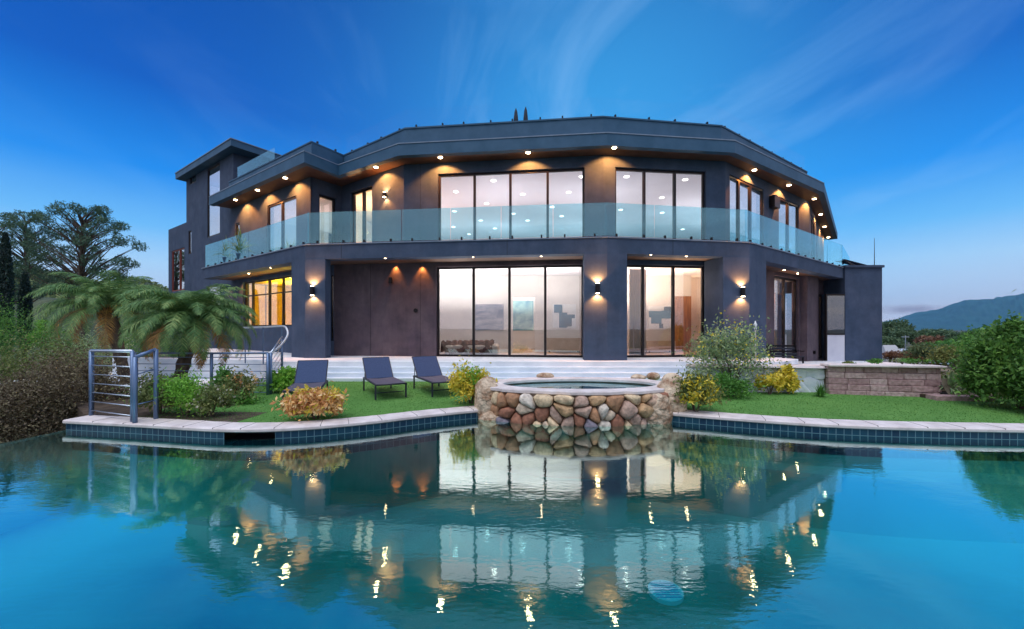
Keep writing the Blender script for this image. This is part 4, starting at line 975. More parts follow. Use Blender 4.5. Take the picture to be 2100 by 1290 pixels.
def blocks(mb, A, B, z0, rows, h=.145, w=.42, th=.28):
    L = (Vector(B)-Vector(A)).length
    for r_ in range(rows):
        s_ = -random.uniform(0, w*.6)
        while s_ < L:
            e_ = min(L, s_+w*random.uniform(.8, 1.15)); a_ = max(0, s_)
            if e_-a_ > .05:
                j = random.uniform(-.018, .018); mb.slab(A, B, j+r_*.018, th, z0+r_*h+.004, z0+(r_+1)*h-.004, a_+.004, e_-.004)
            s_ = e_
mb = MB(); blocks(mb, (7.75, 9.75), (10.05, 9.3), .17, 6); mb.build('blocks', bmat, bwall, bevel=.012)
mb = MB(); mb.slab((7.75, 9.75), (10.05, 9.3), .17, .5, .1, 1.03); mb.build('core', M['mortar'], bwall)
mb = MB(); mb.slab((7.72, 9.72), (10.1, 9.27), -.0, .42, 1.042, 1.09)
mb.build('wall_cap', M['coping'], bwall, bevel=.01); tag(bwall, 'pink split face block retaining wall behind the right lawn', 'retaining wall')
b2w = empty('block_wall', (0, 0, 0)); mb = MB(); blocks(mb, (9.55, 9.0), (10.75, 8.85), .16, 2); mb.build('blocks', bmat, b2w, bevel=.012); tag(b2w, 'two course kerb of pink blocks at the end of the lawn', 'kerb wall')
mb = MB(); mb.slab((9.55, 9.0), (10.75, 8.85), .28, .8, .1, .43); mb.build('soil_fill', M['soil'], b2w)

# ------------------------------------------------------------------ loungers
def make_lounger():
    r = empty('sun_lounger'); w = .34; zs = .33; hy = .28
    fr = MB()
    for sx in (-1, 1): fr.tube([(sx*w, -.95, zs), (sx*w, hy+.35, zs)], .018, 8)
    for y in (-.95, hy+.35): fr.tube([(-w, y, zs), (w, y, zs)], .018, 8)
    fr.tube([(-w, -.72, .12), (w, -.72, .12)], .011, 6)
    fr.build('frame', M['lframe'], r, smooth=True)
    for sx in (-1, 1):
        for y in (-.90, hy+.28):
            l = MB(); l.box(sx*w-.017, sx*w+.017, y-.02, y+.02, 0, zs); l.build('leg', M['lframe'], r)
    se = MB(); n = 12
    V = []; 
    for i in range(n+1):
        y = -.94+(hy+.94)*i/n
        for x in (-w+.015, 0, w-.015): V.append((x, y, zs+.022-(.018 if x == 0 else 0)))
    V2 = [(x, y, z-.012) for x, y, z in V]; m_ = 3*(n+1)
    Fs = [(i*3+a, i*3+a+1, (i+1)*3+a+1, (i+1)*3+a) for i in range(n) for a in (0, 1)]+[(m_+i*3+a+3, m_+i*3+a+4, m_+i*3+a+1, m_+i*3+a) for i in range(n) for a in (0, 1)]
    Fs += [(i*3, (i+1)*3, m_+(i+1)*3, m_+i*3) for i in range(n)]+[(i*3+2, m_+i*3+2, m_+i*3+5, i*3+5) for i in range(n)]
    Fs += [(0, m_, m_+1, 1), (1, m_+1, m_+2, 2)]
    se.add(V+V2, Fs); se.build('seat', M['seatmesh'], r)
    ba = MB(); an = R(44); ln = .70
    d = Vector((0, math.cos(an), math.sin(an))); nn = Vector((0, -math.sin(an), math.cos(an)))
    p0 = Vector((0, hy, zs+.01)); q = [p0+Vector((-w+.01, 0, 0)), p0+Vector((w-.01, 0, 0)), p0+d*ln+Vector((w-.01, 0, 0)), p0+d*ln+Vector((-w+.01, 0, 0))]
    ba.hexa([v-nn*.012 for v in q], [v+nn*.012 for v in q]); bo = ba.build('backrest', M['mesh'], r, bevel=.008)
    br_ = MB(); br_.tube([q[0], q[3]], .016, 8); br_.tube([q[1], q[2]], .016, 8); br_.tube([q[3], q[2]], .016, 8); br_.build('backrest_frame', M['lframe'], r)
    su = MB()
    for sx in (-1, 1): su.tube([p0+d*.5+Vector((sx*(w-.04), 0, 0)), (sx*(w-.04), hy+.5*math.cos(an)+.02, zs)], .01, 6)
    su.build('backrest_support', M['lframe'], r); return r
lp = make_lounger()
for i, (x, y, a, lab) in enumerate([(-4.66, 9.15, 19, 'dark blue sling sun lounger behind the orange croton, facing the pool squarely'), (-3.21, 9.9, 30, 'dark blue sling sun lounger standing in open lawn between the other two'), (-2.0, 10.2, 30, 'dark blue sling sun lounger beside the yellow croton next to the spa')]):
    o = lp if i == 0 else copy_tree(lp); o.location = (x, y, lawn_z(x, y)); o.rotation_euler.z = R(a); tag(o, lab, 'sun lounger', 'sun loungers on the lawn')

# ------------------------------------------------------------------ bench on the patio
bn = empty('bench', (0, 0, 0)); d = 16.4; x0, x1 = GX(1572, d), GX(1635, d); zb_ = .47
for k in range(4):
    mb = MB(); mb.box(x0, x1, d+.02*k, d+.03+.02*k, zb_+.42+.11*k, zb_+.50+.11*k); mb.build('back_slat', M['black'] if k % 2 else M['lframe'], bn)
for k in range(4):
    mb = MB(); mb.box(x0, x1, d-.42+.1*k, d-.34+.1*k, zb_+.36, zb_+.39); mb.build('seat_slat', M['lframe'], bn)
for x in (x0+.02, x1-.06):
    for y in (d-.4, d+.02):
        mb = MB(); mb.box(x, x+.045, y, y+.045, zb_, zb_+(.36 if y < d else .82)); mb.build('leg', M['black'], bn)
    mb = MB(); mb.box(x-.005, x+.05, d-.42, d+.02, zb_+.58, zb_+.61); mb.build('armrest', M['black'], bn)
tag(bn, 'dark slatted garden bench on the patio in front of the glass door', 'bench')
gl_ = empty('garden_statue', (0, 0, 0)); p = W(1549, 700, 10.6); mb = MB()
mb.tube([(p.x, p.y, 1.0), (p.x, p.y, 1.55), (p.x, p.y, 1.95-.0), (p.x, p.y, 2.0)], [.03, .018, .016, .03], 8); mb.build('post', M['coping'], gl_)
mb = MB(); mb.tube([(p.x, p.y, 1.93), (p.x, p.y, 1.98), (p.x, p.y, 2.03), (p.x, p.y, 2.07), (p.x, p.y, 2.12), (p.x, p.y, 2.17)], [.02, .045, .035, .05, .02, .006], 10); mb.build('finial', mat('white_paint', (.8, .82, .86), .5), gl_, smooth=True)
tag(gl_, 'slim white finial post rising behind the large flowering shrub', 'garden ornament')

# ------------------------------------------------------------------ railings
def railing(name, label, posts, ztop, zbot, bars, postm, barm, hr=.022, flat=.03):
    r = empty(name, (0, 0, 0))
    for (x, y, zb__, zt__) in posts:
        mb = MB(); mb.tube([(x, y, zb__), (x, y, zt__)], flat, 8); mb.build('post', postm, r, smooth=True)
    for (A, B) in zip(posts[:-1], posts[1:]):
        for k in range(bars):
            f = (k+.6)/(bars+.2); mb = MB()
            a = Vector((A[0], A[1], A[2]+(A[3]-A[2])*f)); b = Vector((B[0], B[1], B[2]+(B[3]-B[2])*f)); mb.tube([a, b], .010, 6); mb.build('rail_bar', barm, r, smooth=True)
    mb = MB(); mb.tube([(p[0], p[1], p[3]) for p in posts], hr, 10); mb.build('handrail', barm, r, smooth=True)
    return tag(r, label, 'railing', 'steel railings by the planting')
railing('metal_railing', 'short pale steel railing at the tiled pool corner, in front of the first palm', [(-8.35, 7.95, .31, 1.52), (-7.98, 7.58, .31, 1.54), (-6.72, 7.08, .31, 1.56)], 0, 0, 7, M['bluesteel'], M['steel'], .026, .032)
railing('metal_railing', 'flat sided twin post railing end beside the green planting bed', [(-6.60, 7.0, .31, 1.46), (-6.50, 7.30, .31, 1.58)], 0, 0, 2, M['bluesteel'], M['bluesteel'], .03, .036)
railing('metal_railing', 'long dark steel railing running behind the second palm', [(-9.3, 9.9, .32, 1.36), (-7.35, 9.78, .32, 1.36), (-5.9, 9.66, .32, 1.37)], 0, 0, 6, M['bluesteel'], M['bluesteel'], .024, .035)
rz = railing('metal_railing', 'stair railing with white curved handrail climbing to the corner pillar', [(-5.88, 9.75, .33, 1.37), (-6.5, 11.3, .62, 1.74)], 0, 0, 7, M['bluesteel'], M['steel'], .02, .032)
mb = MB(); hp = catmull([W(552, 724, 9.75), W(568, 715, 10.3), W(581, 702, 10.9), W(590, 686, 11.2), W(587, 673, 11.35), W(578, 669, 11.5), W(540, 671, 11.9), W(500, 672, 12.3)], 6)
mb.tube(hp, .026, 10); mb.build('curved_handrail', mat('white_handrail', (.62, .66, .72), .35, .3), rz, smooth=True)
mb = MB()
for (px, d_) in ((578, 11.5), (540, 11.9), (503, 12.3)):
    mb = MB(); p = W(px, 671, d_); mb.tube([(p.x, p.y, .9), tuple(p)], .018, 8); mb.build('post', M['bluesteel'], rz)

# ------------------------------------------------------------------ planting
LM = {
 'green': leafmat('leaf_green', [(0.048, 0.142, 0.028), (0.095, 0.266, 0.048), (0.209, 0.437, 0.076)]),
 'lime': leafmat('leaf_lime', [(0.095, 0.266, 0.038), (0.228, 0.532, 0.057), (0.280, 0.420, 0.060)]),
 'olive': leafmat('leaf_olive', [(0.067, 0.104, 0.038), (0.171, 0.228, 0.067), (0.323, 0.342, 0.114)]),
 'grey': leafmat('leaf_grey_green', [(.10, .17, .09), (.24, .36, .16), (.55, .62, .34)]),
 'yellow': leafmat('leaf_yellow', [(.22, .30, .03), (.80, .62, .05), (.92, .80, .22)]),
 'orange': leafmat('leaf_orange', [(.45, .12, .06), (.84, .50, .18), (.95, .84, .50)]),
 'brown': leafmat('leaf_brown', [(.06, .042, .030), (.17, .13, .08), (.33, .30, .16)]),
 'pine': leafmat('leaf_pine', [(.03, .075, .05), (.075, .15, .085), (.15, .25, .13)]),
 'cypress': leafmat('leaf_cypress', [(0.008, 0.023, 0.023), (0.019, 0.046, 0.038), (0.038, 0.076, 0.048)]),
 'hedge': leafmat('leaf_hedge', [(.035, .10, .02), (.09, .22, .04), (.20, .38, .07)]),
 'far': leafmat('leaf_far', [(0.057, 0.095, 0.057), (0.095, 0.171, 0.076), (0.171, 0.228, 0.114)]),
 'rust': leafmat('leaf_rust', [(0.095, 0.057, 0.038), (0.228, 0.114, 0.067), (0.342, 0.190, 0.095)]),
 'white': leafmat('petal_white', [(0.550, 0.520, 0.400), (0.750, 0.720, 0.600), (0.800, 0.780, 0.700)]),
 'palm': leafmat('leaf_palm', [(.05, .14, .05), (.14, .29, .09), (.42, .52, .18)]),
 'palmdry': leafmat('leaf_palm_dry', [(0.190, 0.095, 0.038), (0.418, 0.209, 0.057), (0.570, 0.380, 0.114)]),
}
def clump_points(c, r, n, nc, spread=.32, shell=.55):
    c = np.array(c); r = np.array(r)
    cc = unit(rng.normal(size=(nc, 3)))*rng.uniform(shell, .95, (nc, 1)); cc[:, 2] = np.abs(cc[:, 2])*1.0-.35*(rng.random(nc) < .5)
    idx = rng.integers(0, nc, n); p = cc[idx]+rng.normal(size=(n, 3))*spread*rng.uniform(.5, 1.2, (nc, 1))[idx]
    return c+p*r
def shrub(name, c, r, n, leaf, m, label, cat='shrub', nc=16, group=None, stems=6, spread=.3, up=.4, extra=None):
    """c = base centre on the ground, r = half extents"""
    o = empty(name, c)
    p = clump_points((0, 0, r[2]*.95), r, n, nc, spread)
    p = p[p[:, 2] > .01]
    leaf_cloud('foliage', p, leaf[0], leaf[1], LM[m], o, up)
    mb = MB()
    for k in range(stems):
        a = random.uniform(0, 6.28); e_ = Vector((math.cos(a)*r[0]*.6, math.sin(a)*r[1]*.6, r[2]*random.uniform(.9, 1.5)))
        mb.tube([(e_.x*.08, e_.y*.08, -.05), (e_.x*.4+random.uniform(-.03, .03), e_.y*.4, e_.z*.5), tuple(e_)], [.016, .011, .004], 5)
    mb.build('stem', M['trunk'], o)
    if extra:
        nm, m2, frac, lf = extra
        q = clump_points((0, 0, r[2]*1.0), np.array(r)*1.02, int(n*frac), nc*2, spread*.7, .75); q = q[q[:, 2] > r[2]*.5]
        leaf_cloud(nm, q, lf[0], lf[1], LM[m2], o, .6)
    return tag(o, label, cat, group)
def at(px, d): return (GX(px, d), d, lawn_z(0, d))
shrub('croton_bush', at(648, 7.32), (.44, .32, .30), 2600, (.11, .045), 'orange', 'orange and cream croton bush on the lawn in front of the loungers', 'bush', 18, extra=('young_leaves', 'yellow', .35, (.09, .035)))
shrub('croton_bush', at(967, 8.7), (.36, .30, .42), 2800, (.09, .04), 'yellow', 'yellow green croton bush beside the left spa boulder', 'bush', 20, extra=('young_leaves', 'lime', .3, (.07, .03)))
shrub('croton_bush', at(1427, 7.95), (.37, .30, .37), 2600, (.09, .04), 'olive', 'croton bush with yellow top and green base right of the spa', 'bush', 20, extra=('young_leaves', 'yellow', .5, (.085, .035)))
shrub('croton_bush', at(1578, 9.75), (.22, .2, .25), 700, (.12, .055), 'yellow', 'thin yellow croton against the white wall, nearer the large shrub', 'bush', 9)
shrub('croton_bush', at(1617, 9.8), (.22, .2, .34), 900, (.12, .055), 'yellow', 'taller thin yellow croton against the white wall, nearer the block wall', 'bush', 9)
shrub('flowering_shrub', at(1500, 9.95), (.90, .6, .90), 4600, (.085, .035), 'grey', 'large loose grey green shrub with pale flowers before the white wall', 'shrub', 40, extra=('blossoms', 'yellow', .07, (.06, .045)), stems=18, spread=.27)
shrub('dense_shrub', (GX(1497, 9.4), 9.4, .32), (.42, .35, .3), 2600, (.09, .03), 'green', 'dark green low shrub at the foot of the large flowering shrub', 'shrub', 14)
shrub('low_shrub', (GX(330, 7.75), 7.75, .3), (.50, .40, .36), 4200, (.075, .028), 'olive', 'mid green feathery bush behind the steel posts by the pool', 'bush', 22)
shrub('low_shrub', (GX(385, 7.6), 7.55, .3), (.40, .34, .36), 3600, (.08, .022), 'lime', 'bright green bush in the middle of the left planting bed', 'bush', 20)
shrub('low_shrub', (GX(432, 7.55), 7.55, .3), (.34, .30, .30), 2600, (.06, .03), 'olive', 'olive bush dotted with cream flowers at the end of the left bed', 'bush', 18, extra=('blossoms', 'white', .06, (.045, .04)))
shrub('low_shrub', (GX(583, 9.95), 9.95, .36), (.36, .3, .28), 2400, (.11, .05), 'lime', 'bright green glossy shrub beside the left lounger', 'shrub', 14)
shrub('low_shrub', (GX(497, 8.9), 8.9, .3), (.34, .28, .34), 1300, (.10, .03), 'olive', 'sparse bronze tipped shrub below the steel railing', 'shrub', 12, extra=('young_leaves', 'orange', .25, (.08, .03)))
shrub('low_shrub', (GX(478, 8.8), 8.7, .3), (.5, .25, .12), 1700, (.07, .04), 'green', 'ground hugging green plant at the lawn edge below the railing', 'shrub', 12)
shrub('low_shrub', (GX(455, 9.2), 9.2, .3), (.3, .22, .33), 1100, (.13, .06), 'green', 'broad leaved plant with dark foliage behind the planting bed', 'shrub', 10)
for i, (px, d_, k) in enumerate([(1800, 11.2, .09), (1852, 11.4, .1), (1740, 10.9, .06), (1880, 11.0, .14)]):
    x = GX(px, d_); o = shrub('low_plant', (x, d_, .98), (k*2.0, k*1.5, k*.7), 420, (.07, .03), ['green', 'grey', 'olive', 'green'][i],
      ['small green tuft above the block wall near the house end', 'grey green tuft above the middle of the block wall', 'dark small plant above the start of the block wall', 'wider green mound above the far end of the block wall'][i], 'plant', 7, stems=2)
# strap leaved plants
def strap_plant(name, c, n, L, w, m, label, droop=.5, cat='plant'):
    o = empty(name, c); V = []; Fs = []
    for k in range(n):
        a = random.uniform(0, 6.283); t = random.uniform(.15, 1.0); dx, dy = math.cos(a), math.sin(a); LL = L*random.uniform(.7, 1.1); b = len(V); seg = 5
        for i in range(seg+1):
            f = i/seg; r_ = LL*(t*.75*f); z = LL*(f*(1.1-t*.45)-droop*t*f*f); ww = w*(1-f)**.6*.5+.001
            V += [(dx*r_-dy*ww, dy*r_+dx*ww, z), (dx*r_+dy*ww, dy*r_-dx*ww, z)]
        for i in range(seg): Fs.append((b+2*i, b+2*i+1, b+2*i+3, b+2*i+2))
    mb = MB(); mb.add(V, Fs); mb.build('leaves', LM[m], o); return tag(o, label, cat)
strap_plant('strap_leaf_plant', (GX(1686, 9.4), 9.45, .32), 70, .42, .035, 'green', 'dark green strappy clump where the white and block walls meet')
strap_plant('aloe_plant', (GX(1948, 9.35), 9.35, .5), 60, .55, .06, 'grey', 'grey green aloe spilling over the end of the block wall', .9)
strap_plant('strap_leaf_plant', (GX(405, 8.9), 9.2, .3), 50, .55, .04, 'palm', 'dark upright strap leaved clump beneath the second palm')

# palms
def palm(base, top, crown_r, nf, label, lean=0):
    o = empty('date_palm', base); b = Vector((0, 0, 0)); t = Vector(top)-Vector(base)
    mb = MB(); path = [b, b.lerp(t, .35)+Vector((lean*.1, 0, 0)), b.lerp(t, .7)+Vector((lean*.05, 0, 0)), t]
    path = catmull(path, 5); rs_ = [.13+.015*math.sin(i*2.4)+.05*(i/len(path)) for i in range(len(path))]; mb.tube(path, rs_, 12)
    mb.build('trunk', M['trunk'], o, smooth=False)
    V = []; Fs = []; VD = []; FD = []
    for k in range(nf):
        a = k*2.399+random.uniform(-.2, .2); f_ = k/nf; el0 = R(80-82*f_+random.uniform(-8, 8)); L = crown_r*random.uniform(1.0, 1.25)
        dry = f_ > .9
        p = t+Vector((math.cos(a)*.08, math.sin(a)*.08, 0)); seg = 26; e0 = el0; step = L/seg; spine = []
        for i in range(seg+1):
            d = Vector((math.cos(a)*math.cos(e0), math.sin(a)*math.cos(e0), math.sin(e0))); spine.append((p.copy(), d.copy())); p = p+d*step; e0 -= R(2.4+3.2*i/seg+.9*f_)
        VV, FF = (VD, FD) if dry else (V, Fs)
        for i, (q, d) in enumerate(spine):
            side = d.cross(Vector((0, 0, 1)));
            if side.length < .05: side = Vector((-math.sin(a), math.cos(a), 0))
            side.normalize(); upv = side.cross(d)
            if i < seg:      # rachis
                n_q = spine[i+1][0]; w_ = .012*(1-i/seg)+.003; o_ = len(VV); VV += [tuple(q-side*w_), tuple(q+side*w_), tuple(n_q+side*w_*.9), tuple(n_q-side*w_*.9)]; FF.append((o_, o_+1, o_+2, o_+3))
            if i < 3: continue
            ll = .40*crown_r*math.sin(math.pi*min(.97, .12+i/seg*.85))**.7*.62
            for sg_ in (-1, 1):
                for sub_ in (0, .25, .5, .75):
                    dr = (side*sg_*.8+d*random.uniform(.35, .75)+upv*random.uniform(-.2, .45)+Vector((0, 0, -.35))).normalized(); l2 = ll*random.uniform(.85, 1.1)
                    s0 = q+d*step*sub_; s1 = s0+dr*l2*.55; s2 = s1+(dr+Vector((0, 0, -.55))).normalized()*l2*.45; wv = (d*.0085)
                    o_ = len(VV); VV += [tuple(s0-wv*.6), tuple(s0+wv*.6), tuple(s1+wv), tuple(s1-wv), tuple(s2)]; FF += [(o_, o_+1, o_+2, o_+3), (o_+3, o_+2, o_+4)]
    mb = MB(); mb.add(V, Fs); mb.build('fronds', LM['palm'], o)
    mb = MB(); mb.add(VD, FD)
    for k in range(90):
        a = random.uniform(0, 6.28); z = random.uniform(-.45, .1); r0 = .14; q = t+Vector((math.cos(a)*r0, math.sin(a)*r0, z)); mb.tube([q, q+Vector((math.cos(a)*.12, math.sin(a)*.12, .16))], [.022, .006], 4)
    mb.build('dry_leaf_bases', LM['palmdry'], o)
    return tag(o, label, 'palm', 'palms by the railing')
palm((GX(262, 12.0), 12.0, .1), W(222, 632, 12.0), 1.5, 56, 'feathery palm with thick rust brown crown base behind the short railing', .2)
palm((GX(358, 10.3), 10.3, .25), W(396, 660, 10.3), 1.42, 74, 'leaning feathery palm in front of the long railing, nearest the house', .3)

for (x, y, n_, L_, lab) in [(-11.75, 17.35, 70, 1.45, 'larger potted fan plant on the left wing balcony'), (-12.95, 18.2, 50, 1.05, 'smaller potted plant at the far end of the left wing balcony')]:
    o = empty('potted_plant', (x, y, ZB)); mb = MB(); mb.tube([(0, 0, 0), (0, 0, .05), (0, 0, .28), (0, 0, .32)], [.13, .14, .19, .20], 14); mb.build('pot', M['fascia'], o, smooth=True)
    t_ = strap_plant('leaves', (0, 0, .28), n_, L_, .05, 'palm', 'x', .7); ch_ = [c for c in bpy.data.objects if c.parent == t_][0]; ch_.parent = o; ch_.location = (0, 0, .28); bpy.data.objects.remove(t_)
    tag(o, lab, 'potted plant')
# trees
def tree(name, base, H, clumps, nleaf, leaf, m, label, trunk_r=.15, cat='tree', group=None, cs=.35, bark='trunk', up=.3, r0=.25):
    """clumps: list of (dx,dy,z,rx,rz)"""
    o = empty(name, base); mb = MB(); top = Vector((random.uniform(-.2, .2), 0, H*.86))
    mb.tube([(0, 0, -.5), (top.x*.3, 0, H*.3), (top.x*.7, 0, H*.6), tuple(top)], [trunk_r*1.2, trunk_r, trunk_r*.7, trunk_r*.25], 8)
    for (dx, dy, z, rx, rz_) in clumps:
        z0 = max(H*r0, z-math.hypot(dx, dy)*.7-.3); mb.tube([(top.x*z0/H, 0, z0), (dx*.45, dy*.45, (z0+z)/2-.05*H*0), (dx, dy, z)], [trunk_r*.26, trunk_r*.15, trunk_r*.05], 5)
    mb.build('trunk', M[bark], o)
    w = np.array([c[3]**2*c[4] for c in clumps]); w = w/w.sum(); P = []
    for c, ww in zip(clumps, w):
        n = max(30, int(nleaf*ww)); q = rng.normal(size=(n, 3)); q = unit(q)*rng.uniform(.35, 1.0, (n, 1))**.6
        q = q*(1+cs*.5*np.sin(q[:, :1]*9+c[0])*np.sin(q[:, 1:2]*8)); P.append(np.array([c[0], c[1], c[2]])+q*np.array([c[3], c[3], c[4]]))
    leaf_cloud('crown', np.concatenate(P), leaf[0], leaf[1], LM[m], o, up)
    return tag(o, label, cat, group)
def blobs(n, rx, z0, z1, cr, flat=.6, shape=None):
    out = []
    for k in range(n):
        t = random.random(); z = z0+(z1-z0)*t; w = rx*(shape(t) if shape else math.sin(math.pi*(.15+.8*t))); a = random.uniform(0, 6.28); r_ = w*math.sqrt(random.random())
        c_ = cr*random.uniform(.6, 1.2); out.append((math.cos(a)*r_, math.sin(a)*r_*.7, z, c_, c_*flat))
    return out
d = 34
tree('pine_tree', (GX(165, d), d, -1), 14.2, blobs(150, 4.5, 6.4, 13.3, .50, .8, lambda t: math.sqrt(max(.04, 1-(1.7*t-.75)**2))), 24000, (.20, .055), 'pine', 'spreading dark pine beyond the garden, its crown reaching toward the house', .28)
tree('pine_tree', (GX(55, d+3), d+3, -1), 14.4, blobs(95, 3.3, 6.0, 13.8, .50, .8, lambda t: math.sqrt(max(.04, 1-(1.7*t-.75)**2))), 17000, (.20, .055), 'pine', 'upright dark pine at the left side of the spreading pine', .26)
tree('pine_tree', (GX(-10, d-2), d-2, -1), 12.6, blobs(60, 2.3, 5.2, 12.2, .48, .8, lambda t: math.sqrt(max(.04, 1-(1.7*t-.75)**2))), 10000, (.20, .055), 'pine', 'pine cut by the left side of the view behind the tall cypress', .22)
def cypress(px, d, ytop, ybot, w, label):
    b = W(px, ybot, d); t = W(px, ytop, d); H = t.z-b.z; o = empty('cypress_tree', b); n = 5200; f = rng.random(n); a = rng.uniform(0, 6.28, n)
    r_ = w*np.sin(np.pi*np.clip(.12+f*.86, 0, 1))**.6*rng.uniform(.55, 1.0, n); P = np.stack([np.cos(a)*r_, np.sin(a)*r_, f*H], 1)
    q = leaf_cloud('crown', P, .22, .05, LM['cypress'], o, 1.6); mb = MB(); mb.tube([(0, 0, -1), (0, 0, H*.8)], [w*.4, w*.2], 8); mb.build('trunk', M['trunk'], o); tag(o, label, 'cypress', 'cypresses beyond the brown shrubs')
cypress(11, 20, 478, 725, .30, 'tall narrow cypress at the left side of the view')
cypress(51, 22, 560, 715, .28, 'shorter narrow cypress next to the palm')
tree('garden_tree', (GX(92, 17), 17, -1), 3.9, blobs(10, .5, 1.8, 3.4, .32, .8), 2600, (.10, .04), 'lime', 'small yellow green conifer before the hillside, left of the palms', .06)

# brown and green shrubs below the vanishing edge
for i, (px, d_, r_, n, m, lab, zb__) in enumerate([
    (20, 8.1, (1.0, .7, .95), 9000, 'brown', 'brown purple leaved shrub at the left frame edge below the pool lip', -.75),
    (95, 8.6, (.95, .7, .92), 9000, 'brown', 'dark brown shrub mass beside the tiled pool corner', -.7),
    (150, 9.6, (.8, .6, 1.0), 6000, 'brown', 'russet shrub rising behind the short steel railing', -.4),
    (70, 10.5, (1.3, .8, 1.15), 7000, 'olive', 'olive shrub behind the brown hedge under the cypresses', -.5),
    (215, 9.6, (.9, .5, .62), 4200, 'brown', 'low brown shrub seen between the bars of the short railing', -.3),
    (185, 14.5, (1.5, .9, 1.3), 6000, 'grey', 'grey green shrub behind the first palm', -.4),
    (20, 15, (2.2, 1, 1.7), 6500, 'green', 'green shrub under the tall cypress', -.6),
    (300, 17, (1.8, 1, 1.5), 5000, 'green', 'green shrub between the two palms at the foot of the side block', -.3),
    (-60, 7.6, (1.0, .8, .95), 6000, 'brown', 'brown shrub just outside the left frame edge', -.8)]):
    shrub('leafy_shrub', (GX(px, d_), d_, zb__), r_, int(n*1.7), (.06, .028), m, lab, 'shrub', 30, stems=8, spread=.22)

# hedge on the right: three big shrubs
for (x, y, r_, n, m, lab) in [(10.45, 8.3, (.84, .65, .98), 12000, 'hedge', 'large glossy green hedge bush at the right edge, behind the lawn corner'),
                        (12.6, 9.6, (1.2, .85, .98), 10000, 'hedge', 'broad green hedge bush behind the nearer one at the right edge'),
                        (10.45, 7.62, (.66, .42, .86), 9000, 'hedge', 'front green hedge bush touching the pool coping at the right edge'),
                        (13.8, 10.8, (1.4, .9, 1.0), 7000, 'green', 'tall green bush farthest back in the right hedge'),
                        (9.75, 7.22, (.22, .18, .24), 900, 'yellow', 'small yellow leaved plant at the foot of the right hedge')]:
    shrub('hedge_bush', (x, y, .28 if r_[2] < .3 else .02), (r_[0], r_[1], r_[2]+(.0 if r_[2] < .3 else .10)), int(n*1.6), (.11, .05), m, lab, 'hedge', 80, stems=6, spread=.16)

for (px, d_, r_, n, m, lab, zb__) in [(1900, 16, (.9, .6, .42), 3200, 'far', 'low grey green mound on the bank behind the block wall', .5), (1965, 14, (.8, .6, .5), 3200, 'olive', 'olive mound on the bank between the aloe and the hedge', .4),
        (1850, 21, (1.1, .7, .35), 2600, 'rust', 'low russet bush below the pale distant houses', .2), (1930, 24, (1.6, .9, .7), 3600, 'hedge', 'green bush in front of the dark shed', -.3), (1985, 19, (1.3, .8, .8), 3600, 'green', 'green bush against the left flank of the right hedge', .0),
        (1880, 27, (1.5, .9, .45), 2600, 'olive', 'olive bush beside the low pale blue roofed house', -.7)]:
    shrub('bank_shrub', (GX(px, d_), d_, zb__), r_, n, (.10, .05), m, lab, 'shrub', 24, stems=4, spread=.2)
n = 9000; gx2 = rng.uniform(10.1, 16, n); gy2 = rng.uniform(9.1, 17, n); ok = gx2 > 10.25+np.maximum(0, gy2-9.4)*.95
C = np.array([(x, y, bank_z(x, y)+rng.uniform(0, .10)) for x, y in zip(gx2[ok], gy2[ok])])
tag(leaf_cloud('ground_cover', C, .09, .04, LM['olive'], None, .8), 'olive ground cover spreading over the bank beside the hedge', 'ground cover', kind='stuff')
# distant right: trees, roofs, pole
for (px, py, d_, w, lab, m) in [(1835, 655, 60, 3.6, 'grey green distant tree touching the end wall of the house', 'far'), (1875, 672, 55, 2.6, 'second distant grey green tree right of the end wall', 'far'),
        (1905, 690, 48, 2.2, 'russet distant tree before the blue mountain', 'rust'), (1945, 700, 34, 1.9, 'rounded bright green tree above the dark shed', 'green'),
        (1990, 680, 44, 2.8, 'dark green distant tree above the far hedge', 'far'), (2050, 668, 40, 3.2, 'large distant tree rising behind the hedge bushes', 'hedge'), (2100, 655, 38, 3.4, 'distant tree cut by the right side of the view', 'hedge'),
        (1925, 682, 80, 4.5, 'far dark tree belt clump below the mountain', 'far'), (1820, 690, 42, 2.0, 'low grey green bushy tree behind the white roofs', 'far')]:
    top = W(px, py, d_).z; base = .1; H = top-base
    tree('distant_tree', (GX(px, d_), d_, base-.3), H, blobs(16, w*.72, H*.35, H*.88, w*.36, .75, lambda t: math.sqrt(max(.1, 1-(2*t-.9)**2*.8))), 4200, (.26*d_/40+.06, .12*d_/40), m, lab, .14, group='trees beyond the wall')
def house_far(px0, px1, ytop, ybot, d, wallc, roofc, label, cat='house'):
    o = empty('distant_house', (GX((px0+px1)/2, d), d, W(0, ybot, d).z)); w = (px1-px0)*d/F/2; H = (ybot-ytop)*d/F
    mb = MB(); mb.box(-w, w, 0, w*1.4, 0, H*.62); mb.build('wall', mat('far_wall', wallc, .8), o)
    mb = MB(); e_ = w*.12; mb.add([(-w-e_, -e_, H*.60), (w+e_, -e_, H*.60), (w+e_, w*1.4+e_, H*.60), (-w-e_, w*1.4+e_, H*.60), (-w*.8, w*.7, H), (w*.8, w*.7, H)], [(3, 2, 1, 0), (0, 1, 5, 4), (2, 3, 4, 5), (1, 2, 5), (3, 0, 4)]); mb.build('roof', mat('far_roof', roofc, .8), o)
    for k in (-.55, 0, .55):
        mb = MB(); mb.box(k*w-w*.11, k*w+w*.11, -.04, .0, H*.18, H*.46); mb.build('window', M['frame'], o)
    tag(o, label, cat)
house_far(1818, 1850, 708, 750, 30, (.5, .5, .5), (.45, .46, .5), 'small pale flat house just right of the end wall')
house_far(1843, 1890, 716, 748, 34, (.55, .56, .62), (.42, .5, .62), 'low pale blue roofed house below the distant trees')
